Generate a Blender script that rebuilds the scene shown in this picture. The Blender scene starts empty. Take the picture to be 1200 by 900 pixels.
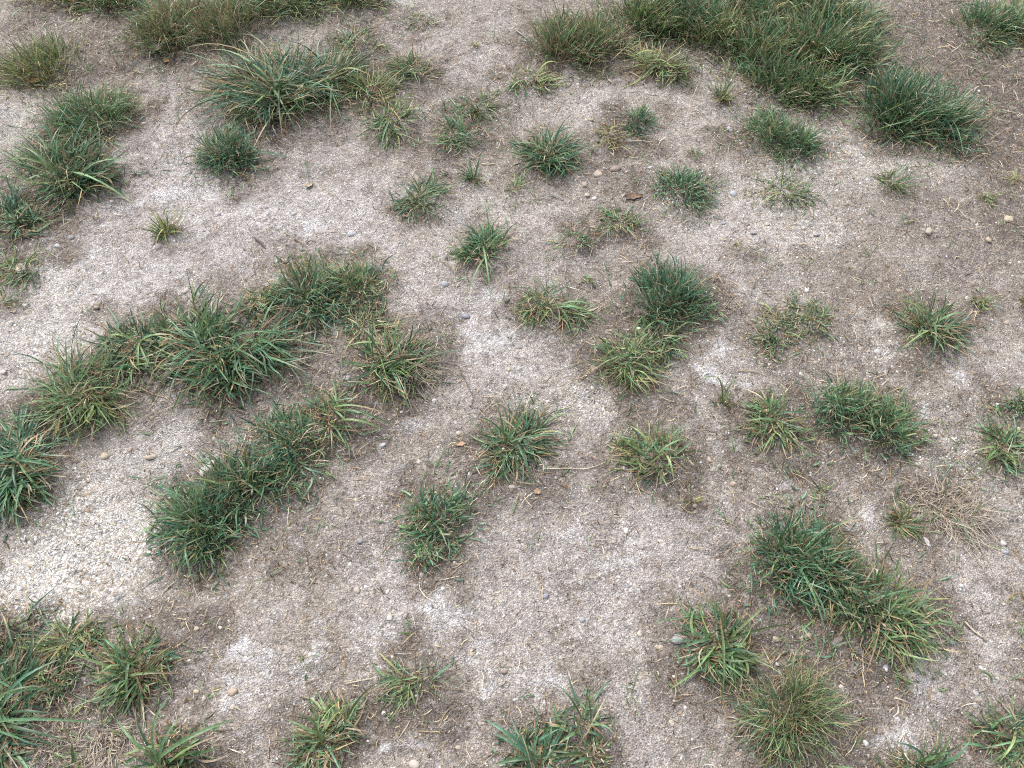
import bpy, bmesh, math
import numpy as np

# ------------------------------------------------------------------ camera
scene = bpy.context.scene
COL = scene.collection
PW, PH = 1200.0, 900.0            # the photograph's pixel grid
FPX = 942.0                       # focal length in photo pixels
CAM_H = 1.5                       # a standing person's phone
PITCH = math.radians(57.0)        # below the horizontal

cam_d = bpy.data.cameras.new("camera")
cam_d.sensor_width = 36.0
cam_d.lens = 36.0 * FPX / PW
cam_d.clip_start = 0.05
cam_d.clip_end = 2000.0
cam = bpy.data.objects.new("camera", cam_d)
cam.location = (0, 0, CAM_H)
cam.rotation_euler = (math.radians(90) - PITCH, 0, 0)
COL.objects.link(cam)
scene.camera = cam

# ------------------------------------------------------------------ sky, sun, exposure (soft overcast daylight)
SUN_EL, SUN_AZ = math.radians(58), math.radians(-35)     # azimuth clockwise from +Y
world = bpy.data.worlds.new("World")
scene.world = world
world.use_nodes = True
wn, wl = world.node_tree.nodes, world.node_tree.links
wn.clear()
w_out = wn.new("ShaderNodeOutputWorld")
w_bg = wn.new("ShaderNodeBackground")
w_sky = wn.new("ShaderNodeTexSky")
w_sky.sky_type = 'NISHITA'
w_sky.sun_disc = False
w_sky.sun_elevation = SUN_EL
w_sky.sun_rotation = SUN_AZ
w_sky.dust_density = 4.0
w_sky.air_density = 1.0
w_hs = wn.new("ShaderNodeHueSaturation")                 # cloud cover takes most of the blue out
w_hs.inputs["Saturation"].default_value = 0.46
w_bg.inputs["Strength"].default_value = 0.14
wl.new(w_sky.outputs[0], w_hs.inputs["Color"])
wl.new(w_hs.outputs[0], w_bg.inputs["Color"])
wl.new(w_bg.outputs[0], w_out.inputs["Surface"])

sun_d = bpy.data.lights.new("sun", 'SUN')
sun_d.energy = 1.3
sun_d.angle = math.radians(35)
sun_d.color = (1.0, 0.98, 0.955)
sun = bpy.data.objects.new("sun", sun_d)
sun.rotation_euler = (math.radians(90) - SUN_EL, 0, math.pi - SUN_AZ)
sun.location = (-2, 3, 5)
COL.objects.link(sun)

vs = scene.view_settings
vs.view_transform = 'Standard'
vs.look = 'None'
vs.exposure = 0.92
vs.gamma = 1.0
vs.use_curve_mapping = False

scene.cycles.filter_width = 1.1
scene.cycles.use_denoising = False      # keeps the soil's grain

# ------------------------------------------------------------------ helpers
RNG = np.random.default_rng(11)


def vnoise(x, y, seed):
    """smooth lattice noise, 0..1"""
    xi, yi = np.floor(x).astype(np.int64), np.floor(y).astype(np.int64)
    fx, fy = x - xi, y - yi
    fx, fy = fx * fx * (3 - 2 * fx), fy * fy * (3 - 2 * fy)

    def h(a, b):
        n = (a * 374761393 + b * 668265263 + seed * 974711) & 0xffffffff
        n = ((n ^ (n >> 13)) * 1274126177) & 0xffffffff
        return ((n ^ (n >> 16)) & 0xffff) / 65535.0
    return (h(xi, yi) * (1 - fx) + h(xi + 1, yi) * fx) * (1 - fy) + (h(xi, yi + 1) * (1 - fx) + h(xi + 1, yi + 1) * fx) * fy


def fbm(x, y, seed, octs=3):
    s, a, t = 0, 1.0, 0
    for k in range(octs):
        s = s + a * vnoise(x * 2 ** k, y * 2 ** k, seed + k * 7)
        t += a
        a *= 0.5
    return s / t


def ray(px, py):
    """photo pixel -> direction in the world"""
    u, v = (px - PW / 2) / FPX, (PH / 2 - py) / FPX
    c, s = math.cos(PITCH), math.sin(PITCH)
    return u, c + v * s, -s + v * c


def ground_xy(px, py):
    """photo pixel -> where its ray meets the ground"""
    dx, dy, dz = ray(px, py)
    t = -CAM_H / dz
    return dx * t, dy * t


def m_per_px(px, py):
    dx, dy, dz = ray(px, py)
    return (-CAM_H / dz) / FPX


def sstep(a, b, x):
    t = np.clip((x - a) / (b - a), 0, 1)
    return t * t * (3 - 2 * t)


def mesh_from(name, verts, faces_flat, face_sizes, cols=None, smooth=True):
    """fast mesh: verts (n,3), flat loop index list, sizes of the faces, colours per vertex"""
    me = bpy.data.meshes.new(name)
    verts = np.ascontiguousarray(verts, dtype=np.float32)
    fl = np.ascontiguousarray(faces_flat, dtype=np.int32)
    fs = np.ascontiguousarray(face_sizes, dtype=np.int32)
    me.vertices.add(len(verts))
    me.vertices.foreach_set("co", verts.ravel())
    me.loops.add(len(fl))
    me.loops.foreach_set("vertex_index", fl)
    me.polygons.add(len(fs))
    me.polygons.foreach_set("loop_start", np.concatenate(([0], np.cumsum(fs)[:-1])).astype(np.int32))
    me.polygons.foreach_set("loop_total", fs)
    if smooth:
        me.polygons.foreach_set("use_smooth", np.ones(len(fs), dtype=bool))
    if cols is not None:
        a = me.color_attributes.new("col", 'FLOAT_COLOR', 'POINT')
        c = np.ones((len(verts), 4), dtype=np.float32)
        c[:, :cols.shape[1]] = cols
        a.data.foreach_set("color", c.ravel())
    me.update(calc_edges=True)
    return me


def link(name, me, mat=None, parent=None, loc=None, **props):
    o = bpy.data.objects.new(name, me)
    if me is not None and mat is not None:
        me.materials.append(mat) if len(me.materials) == 0 else None
    COL.objects.link(o)
    if parent is not None:
        o.parent = parent
    if loc is not None:
        o.location = loc
    for k, v in props.items():
        if v is not None:
            o[k] = v
    return o


# ------------------------------------------------------------------ tufts: label, base pixel, visual radius in pixels, form
# forms: dome (dense, fine), star (broad arching blades), sprig (a few blades), mat (low and flat)
# n = density factor, w = blade width mm, hue 0 blue-green .. 1 yellow-green, dry = share of straw, up = more upright, el = stretch (x,y)
T = [
    # --- along the far edge and its left
    ("pale yellow-green fine tussock standing alone beside an orange dead leaf", 57, 86, 56, "dome", dict(hue=.75, up=1.5, n=.75, dry=.2, w=3.1)),
    ("low brownish green grass at the end of the straw-mixed bank", 78, 2, 58, "dome", dict(hue=.6, dry=.4, n=.8, el=(1.4, .6))),
    ("short olive green clump joining onto the straw-mixed bank", 135, 10, 50, "dome", dict(hue=.55, dry=.3, n=.9, el=(1.2, .7))),
    ("tall straw-mixed green clump leaning over dark bare soil", 205, 40, 62, "dome", dict(hue=.48, dry=.42, up=1.5, n=.9)),
    ("thick straw-mixed green clump touching the large broad-bladed tussock", 265, 36, 56, "dome", dict(hue=.45, dry=.4, up=1.4, n=.9)),
    ("green grass clump behind the large broad-bladed tussock", 330, 10, 52, "dome", dict(hue=.45, dry=.2, el=(1.3, .7))),
    ("green grass clump at the thin end of the straw-mixed bank", 415, 4, 50, "dome", dict(hue=.5, dry=.25, el=(1.2, .6))),
    ("short dark domed tussock just behind a wide-bladed one", 108, 148, 57, "dome", dict(hue=.3, n=1.05, dry=.15, w=3.3)),
    ("wide-bladed spreading tussock against the short dark dome", 80, 215, 76, "star", dict(hue=.35, n=1.25, dry=.16, w=5.2)),
    ("broad-bladed green tuft beside a small blue-white pebble", 20, 270, 58, "star", dict(hue=.25, n=1.1, w=5)),
    ("small yellow-green tuft sheltering a round beige pebble", 31, 322, 36, "star", dict(hue=.5, n=.8, w=4)),
    ("thin brown-green sprig beside two whitish pebbles", 6, 366, 28, "sprig", dict(hue=.6, dry=.3)),
    ("large broad-bladed tussock with bleached straw lying on its crown", 330, 112, 92, "star", dict(hue=.3, n=2.0, dry=.26, w=5.2, fb=.42)),
    ("broad-bladed green clump grown into the side of the large bleached tussock", 388, 100, 66, "star", dict(hue=.35, n=1.5, dry=.24, w=4.8, fb=.4)),
    ("compact dark tussock alone below the large bleached one", 277, 186, 43, "dome", dict(hue=.08, n=1.25, dry=.12, w=3.3, fb=.6)),
    ("small light green tuft alone on the pale bare path", 197, 276, 32, "sprig", dict(hue=.7, n=1.8, up=1.5, w=3)),
    ("sparse dull green tuft with a long pale blade behind the small ones", 423, 56, 34, "star", dict(hue=.3, n=.6)),
    ("tiny flat green tuft alone on bare soil behind the others", 494, 29, 19, "mat", dict(hue=.5)),
    ("low green tuft with yellowish stems next to the large bleached tussock", 487, 84, 37, "star", dict(hue=.45, n=.8, dry=.2, w=4)),
    ("yellowish green tuft grown against the large bleached tussock", 438, 112, 40, "star", dict(hue=.6, n=.9, dry=.22, w=4.4)),
    ("green tuft trailing one long blade over the soil toward the compact dark tussock", 463, 146, 36, "star", dict(hue=.45, n=.8, w=4.4)),
    ("tiny yellow sprig alone on open gravelly soil", 553, 57, 12, "sprig", dict(hue=.9, n=.6)),
    ("thin low tuft between the yellow-green tuft and the grey-green sprawling one", 557, 126, 31, "star", dict(hue=.4, n=.6, w=3.6)),
    ("grey-green sprawling tuft with blades pointing sideways", 530, 163, 34, "star", dict(hue=.25, n=.75, w=3.8)),
    ("small dark tuft with one long arm of blades next to a pale straw", 556, 209, 22, "sprig", dict(hue=.3, n=1.6, w=3.6)),
    ("bluish low spreading tuft beside yellowish gravel", 495, 236, 39, "star", dict(hue=.2, n=1.25, w=3.6)),
    ("very thin tuft of few blades between the bluish tuft and the full star tuft", 604, 221, 20, "sprig", dict(hue=.55, n=.8, w=3)),
    ("yellow-green loose tuft in front of the tall brown-green clump", 620, 98, 34, "star", dict(hue=.75, n=.8, dry=.15, w=4.2)),
    ("full star-shaped tuft with thick bluish blades beside yellow stems", 647, 183, 50, "star", dict(hue=.2, n=1.6, w=4.8)),
    ("yellow stemmed half-dry tuft touching the full bluish star", 712, 162, 27, "star", dict(hue=.85, n=.5, dry=.4, w=3.6)),
    ("small dense dark tuft behind the yellow stemmed half-dry one", 746, 142, 22, "dome", dict(hue=.15, n=1.0, w=3.1)),
    ("tall brown-green clump with many upright dry stems, thinnest end of the bank", 655, 58, 52, "dome", dict(hue=.45, dry=.42, up=1.7, n=1.05)),
    ("brown-green clump of dry and green stems beside the tall thin end", 697, 52, 50, "dome", dict(hue=.5, dry=.42, up=1.5, n=1.0)),
    ("green arching clump spilling yellowish blades out of the bank", 775, 78, 44, "star", dict(hue=.6, n=1.1, dry=.22, w=4.2)),
    ("green turf bank clump touching the brown-green dry-stemmed clump", 745, 26, 55, "dome", dict(n=1.05, up=1.3, w=4.0, hue=.45, dry=.15)),
    ("green turf bank clump behind the yellowish blades spilling out of the bank", 800, 22, 57, "dome", dict(n=1.05, up=1.3, w=4.0, hue=.4, dry=.14)),
    ("turf bank clump right behind the narrow pale upright tuft", 838, 42, 52, "dome", dict(n=1.05, up=1.3, w=4.0, hue=.4, dry=.18)),
    ("turf bank clump between the narrow part and the widest part of the bank", 880, 18, 59, "dome", dict(n=1.05, up=1.3, w=4.0, hue=.4, dry=.14)),
    ("turf bank clump farthest from the bare soil in the bank's widest part", 940, 12, 62, "dome", dict(n=1.05, up=1.3, w=4.0, hue=.4, dry=.14)),
    ("turf bank clump at the bank's corner facing bare brown soil and the domed tussock", 992, 24, 59, "dome", dict(n=1.05, up=1.3, w=4.0, hue=.35, dry=.15)),
    ("turf bank clump just past the gap beside the narrow pale upright tuft", 895, 62, 59, "dome", dict(n=1.05, up=1.3, w=4.0, hue=.4, dry=.16)),
    ("tallest clump in the middle of the turf bank's widest part", 955, 58, 66, "dome", dict(n=1.05, up=1.3, w=4.0, hue=.4, dry=.14)),
    ("turf bank clump touching the big bluish green tussock's crown", 998, 62, 50, "dome", dict(n=1.05, up=1.3, w=4.0, hue=.35, dry=.15)),
    ("straw-flecked edge clump of the turf bank facing the fine dark green mound", 905, 98, 52, "dome", dict(n=1.05, up=1.3, w=4.0, hue=.42, dry=.2)),
    ("straw-flecked edge clump of the turf bank next to the big bluish tussock", 948, 102, 52, "dome", dict(n=1.05, up=1.3, w=4.0, hue=.42, dry=.2)),
    ("narrow pale upright tuft standing apart in front of the turf bank", 846, 117, 27, "sprig", dict(hue=.6, n=1.6, up=2.2, w=3)),
    ("big bluish green tussock at the end of the turf bank, on dark soil", 1058, 126, 66, "dome", dict(hue=.12, n=1.15, up=1.3, dry=.1, w=3.8)),
    ("bluish green tussock fanning out on open dark soil, joined to a bigger one", 1102, 144, 56, "dome", dict(hue=.14, n=1.1, up=1.1, dry=.12, w=3.8)),
    ("domed green tussock standing apart on brown soil past the bank", 1152, 38, 42, "dome", dict(hue=.3, n=1.0, w=3.5)),
    ("yellowish domed tussock grown beside the domed green one", 1192, 32, 38, "dome", dict(hue=.5, n=.9, w=3.5)),
    ("fine dark green mound beside a blue-grey pebble", 903, 164, 40, "dome", dict(hue=.18, n=1.1, w=3.1)),
    ("fine green mound overlapping the dark one beside the blue-grey pebble", 935, 178, 34, "dome", dict(hue=.25, n=1.0, w=3.1)),
    ("loose half-bare tuft with one upright pale blade", 917, 227, 37, "mat", dict(hue=.38, n=1.0, dry=.2, w=3.6)),
    ("thin sprawling sprig of few blades alone between gravel and dark soil", 1040, 216, 30, "sprig", dict(hue=.5, n=1.2, w=3)),
    ("tiny pale green sprig beside a fallen straw on dark soil", 1156, 233, 17, "sprig", dict(hue=.55, n=1.3, w=2.6)),
    ("pale straw-coloured sprig on dark soil", 1188, 213, 18, "sprig", dict(hue=.9, n=.7, dry=.5)),
    ("faint tiny sprig growing behind the rounded dark tuft", 812, 181, 15, "sprig", dict(hue=.5, n=.8, w=2.2)),
    ("faint brownish sprig nearly flat on gravelly soil", 872, 296, 20, "mat", dict(hue=.6, n=.4, dry=.4, w=2)),
    ("rounded dark green tuft beside a flat reddish brown stone", 799, 224, 36, "dome", dict(hue=.15, n=1.05, w=3.3)),
    ("ragged green tuft with a mat of dead stems behind it", 727, 264, 32, "star", dict(hue=.3, n=1.0, dry=.16, w=3.6)),
    ("small star tuft near the ragged one with dead stems", 673, 288, 22, "star", dict(hue=.4, n=.7, w=3.2)),
    ("upright green tuft trailing long blades down one side on pale soil", 568, 300, 46, "star", dict(hue=.22, n=1.7, up=1.3, w=4)),
    # --- the arc of tufts around the bare hollow
    ("broad-bladed light green tuft at the crest of the arc", 305, 358, 38, "star", dict(hue=.45, n=1.0, w=5)),
    ("dense straw-mixed clump at the crest of the arc", 360, 350, 58, "dome", dict(hue=.28, n=1.05, dry=.24, w=4.0)),
    ("matted dark clump beside the yellow-hearted tuft at the arc's end", 415, 352, 46, "dome", dict(hue=.28, n=1.0, dry=.24, w=3.8)),
    ("medium broad-bladed tuft between the arc's biggest star and a lighter tuft", 163, 410, 54, "star", dict(hue=.3, n=1.3, w=4.6)),
    ("biggest star of broad glossy blades in the arc around the bare hollow", 268, 414, 82, "star", dict(hue=.25, n=2.1, dry=.12, w=5.4)),
    ("lighter green spreading tuft next to the dark bluish tussock of the arc", 97, 470, 68, "star", dict(hue=.5, n=1.8, dry=.16, w=4)),
    ("dark bluish broad-bladed tussock beside the pale gravel patch", 22, 548, 72, "star", dict(hue=.08, n=2.3, dry=.1, w=5.2, fb=.42)),
    ("dark clump with upright straw beside the pale angular stone", 335, 526, 56, "dome", dict(hue=.12, n=1.0, dry=.18, w=4.0)),
    ("dark tangled clump in the middle of the dark diagonal row", 285, 565, 58, "dome", dict(hue=.12, n=1.05, dry=.16, w=4.0)),
    ("dark fine clump ending the diagonal row at the pale gravel patch", 232, 618, 60, "dome", dict(hue=.14, n=1.1, dry=.12, w=3.8)),
    ("short green tuft filling the gap between the arc's star and medium tuft", 212, 396, 38, "star", dict(hue=.3, n=1.0, w=4)),
    ("short green tuft linking the medium tuft and the lighter spreading one", 130, 444, 38, "star", dict(hue=.4, n=1.0, w=4)),
    ("ragged thin tuft between the matted dark clump and the yellow-hearted tuft", 430, 388, 40, "star", dict(hue=.35, n=.9, dry=.3, w=4)),
    ("short dark tuft joining the two ends of the dark diagonal row", 260, 592, 46, "dome", dict(hue=.14, n=.9, dry=.16, w=3.8)),
    ("sparse tuft with brown stems and low broad blades by the diagonal row", 393, 493, 50, "star", dict(hue=.35, n=.5, dry=.28, w=4.6)),
    ("yellow-hearted tuft, half bleached straw and half long green blades", 452, 424, 64, "star", dict(hue=.35, n=1.2, dry=.2, w=5, up=1.2)),
    ("bleached straw tuft leaning out of the yellow-hearted tuft", 474, 432, 50, "star", dict(hue=.8, n=1.5, dry=.9, w=3)),
    # --- the middle
    ("flattened tuft with blades swept to one side beside the darkest upright clump", 648, 366, 46, "star", dict(hue=.35, n=1.1, dry=.2, w=4, el=(1.2, .8), lean=(.35, -.1))),
    ("tiny green sprig on pale soil behind the swept tuft", 690, 330, 13, "sprig", dict(hue=.6, n=.8)),
    ("darkest dense upright clump of fine bluish blades", 783, 352, 54, "dome", dict(hue=0, n=1.3, up=1.5, dry=.05, w=3.5)),
    ("green tuft growing out of the foot of the darkest clump", 772, 398, 34, "star", dict(hue=.3, n=1.1, w=4.2)),
    ("loose mixed tuft with fine low skirts in front of the darkest clump", 733, 424, 54, "star", dict(hue=.35, n=1.7, dry=.2, w=3.6)),
    ("neat isolated star tuft with brown stems beside a long pale straw", 597, 527, 56, "star", dict(hue=.2, n=1.7, dry=.2, w=4.4)),
    ("compact bright green tuft alone near the neat star tuft", 514, 612, 48, "dome", dict(hue=.2, n=.95, w=3.8)),
    ("small skirt of green blades at the foot of the compact bright tuft", 500, 652, 28, "star", dict(hue=.25, n=.8, w=3.4)),
    ("yellowish star tuft past the end of the long pale straw", 765, 537, 52, "star", dict(hue=.42, n=1.1, dry=.15, w=4.2)),
    ("tiny yellow tuft touching the yellowish star tuft", 727, 524, 17, "sprig", dict(hue=.85, n=1.2)),
    ("thin yellow upright sprig of two or three blades on open soil", 808, 592, 26, "sprig", dict(hue=.85, n=.3, up=3, w=2.4)),
    # --- the right side
    ("low half-bare tuft with dry centre beside a white pebble", 906, 389, 33, "mat", dict(hue=.32, n=1.6, dry=.14, w=3.6)),
    ("low green tuft joined to the half-bare one with dry centre", 951, 378, 31, "mat", dict(hue=.3, n=1.5, dry=.1, w=3.6)),
    ("spreading tuft with a grey dry fringe on whitish crusted soil", 1086, 392, 54, "star", dict(hue=.3, n=1.5, dry=.22, w=4.2)),
    ("small thin star sprig on bare soil past the grey-fringed tuft", 1149, 351, 22, "sprig", dict(hue=.5, n=1.4, w=2.8)),
    ("thin upright yellow-green sprig beside the small thin star sprig", 1198, 358, 22, "sprig", dict(hue=.7, n=1.0, up=2)),
    ("two-bladed green shoot with yellow foot on dark soil", 848, 474, 20, "sprig", dict(hue=.5, n=.5, up=2, w=4)),
    ("loose spreading tuft beside the wide dense bright mound", 903, 494, 46, "star", dict(hue=.35, n=1.1, dry=.16, w=4.2)),
    ("wide dense bright green mound", 992, 484, 50, "dome", dict(hue=.25, n=1.05, dry=.1, w=3.5)),
    ("shaggy green skirt of the wide bright mound, facing the bleached straw patch", 1034, 502, 46, "dome", dict(hue=.25, n=1.0, dry=.12, w=3.5)),
    ("small dark green tuft beside pinkish pebble on whitish soil", 1194, 476, 22, "dome", dict(hue=.3, n=.9)),
    ("flat wide-bladed green tuft between whitish soil and the bleached straw patch", 1172, 530, 40, "star", dict(hue=.4, n=1.2, w=4.4)),
    ("flattened bleached straw patch with almost no green", 1104, 588, 66, "mat", dict(hue=.6, n=.75, dry=.93, w=2.4)),
    ("small light green tuft between the bleached straw patch and the dark double clump", 1056, 612, 34, "sprig", dict(hue=.6, n=1.2, w=4)),
    ("tiny green sprig alone on speckled soil by the wide bright mound", 963, 578, 17, "sprig", dict(hue=.4, n=.8, w=2.6)),
    ("dark bluish half of the double clump beside the bleached straw patch", 918, 652, 68, "dome", dict(hue=.06, n=1.15, dry=.1, w=4.0)),
    ("green tangled middle of the double clump", 974, 674, 60, "dome", dict(hue=.25, n=1.1, dry=.2, w=3.8)),
    ("olive straw-edged half of the double clump", 1022, 714, 70, "dome", dict(hue=.38, n=1.0, dry=.24, w=4.0)),
    ("broad-bladed sprawling tuft beside the largest blue-grey pebble", 842, 756, 62, "star", dict(hue=.4, n=1.0, dry=.14, w=5.2)),
    ("wiry straw-topped round tussock of very fine blades", 925, 842, 76, "dome", dict(hue=.38, n=1.3, dry=.28, w=2.0, fb=.45)),
    ("curly green tuft with small leaves on crusted soil", 1180, 868, 54, "star", dict(hue=.4, n=1.3, w=4)),
    ("few long blades rising between the wiry tussock and the curly tuft", 1074, 900, 56, "sprig", dict(hue=.35, n=1.5, w=4.4)),
    # --- the near left
    ("green tuft at the edge of the pale gravel patch, beside a taller leafy one", 12, 738, 52, "star", dict(hue=.35, n=.9, w=4.6)),
    ("leafy mid-green tuft ending the pale gravel patch", 84, 754, 56, "star", dict(hue=.45, n=1.3, dry=.14, w=4.6)),
    ("star tuft with orange-tinged heart near small white pebbles", 164, 784, 66, "star", dict(hue=.4, n=1.4, dry=.16, w=5)),
    ("heavy clump of very long broad bluish blades", 2, 828, 84, "star", dict(hue=.18, n=1.8, w=5.2)),
    ("straggling green tuft between the leafy mid-green tuft and the heavy clump", 52, 798, 46, "star", dict(hue=.4, n=.9, dry=.3, w=4.6)),
    ("flattened dead straw mat between the orange-hearted star and the few wide blades", 118, 856, 54, "mat", dict(hue=.5, n=.9, dry=.85, w=2.4)),
    ("thin dead stalks among small white pebbles by the heavy bluish clump", 62, 868, 40, "mat", dict(hue=.5, n=.7, dry=.75, w=2.4)),
    ("few wide upright blades with brown stems by the orange-hearted star", 200, 893, 62, "star", dict(hue=.3, n=.6, dry=.15, w=6.4, up=1.4)),
    ("small upright shoot in dead straw between the broad-bladed tufts", 84, 898, 24, "sprig", dict(hue=.4, n=1.0, up=1.6, w=5)),
    ("green tuft with purplish dead stems across it", 382, 868, 52, "star", dict(hue=.45, n=1.3, dry=.2, w=4.4)),
    ("bright-stemmed tuft beside the one with purplish dead stems", 404, 846, 32, "star", dict(hue=.5, n=.6, w=4.4)),
    ("small tuft lying over with a vivid yellow heart", 482, 800, 40, "star", dict(hue=.35, n=.75, w=3, lean=(-.5, -.1))),
    ("dark tuft of long wide blades beside the sparse upright one", 628, 900, 58, "star", dict(hue=.1, n=.6, w=5.6)),
    ("sparse tuft of stout upright blades on pale crusted soil", 677, 856, 42, "star", dict(hue=.3, n=.3, w=5.4)),
    ("short cluster of blades at the foot of the sparse stout tuft", 690, 886, 34, "star", dict(hue=.3, n=.4, w=5)),
    ("faint mossy green tuft on tan soil", 360, 776, 13, "mat", dict(hue=.5, n=.5, w=1.8)),
    ("faint mossy sprig beside crusted soil past the double clump", 1194, 736, 16, "mat", dict(hue=.6, n=.5, w=1.8)),
]

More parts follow.
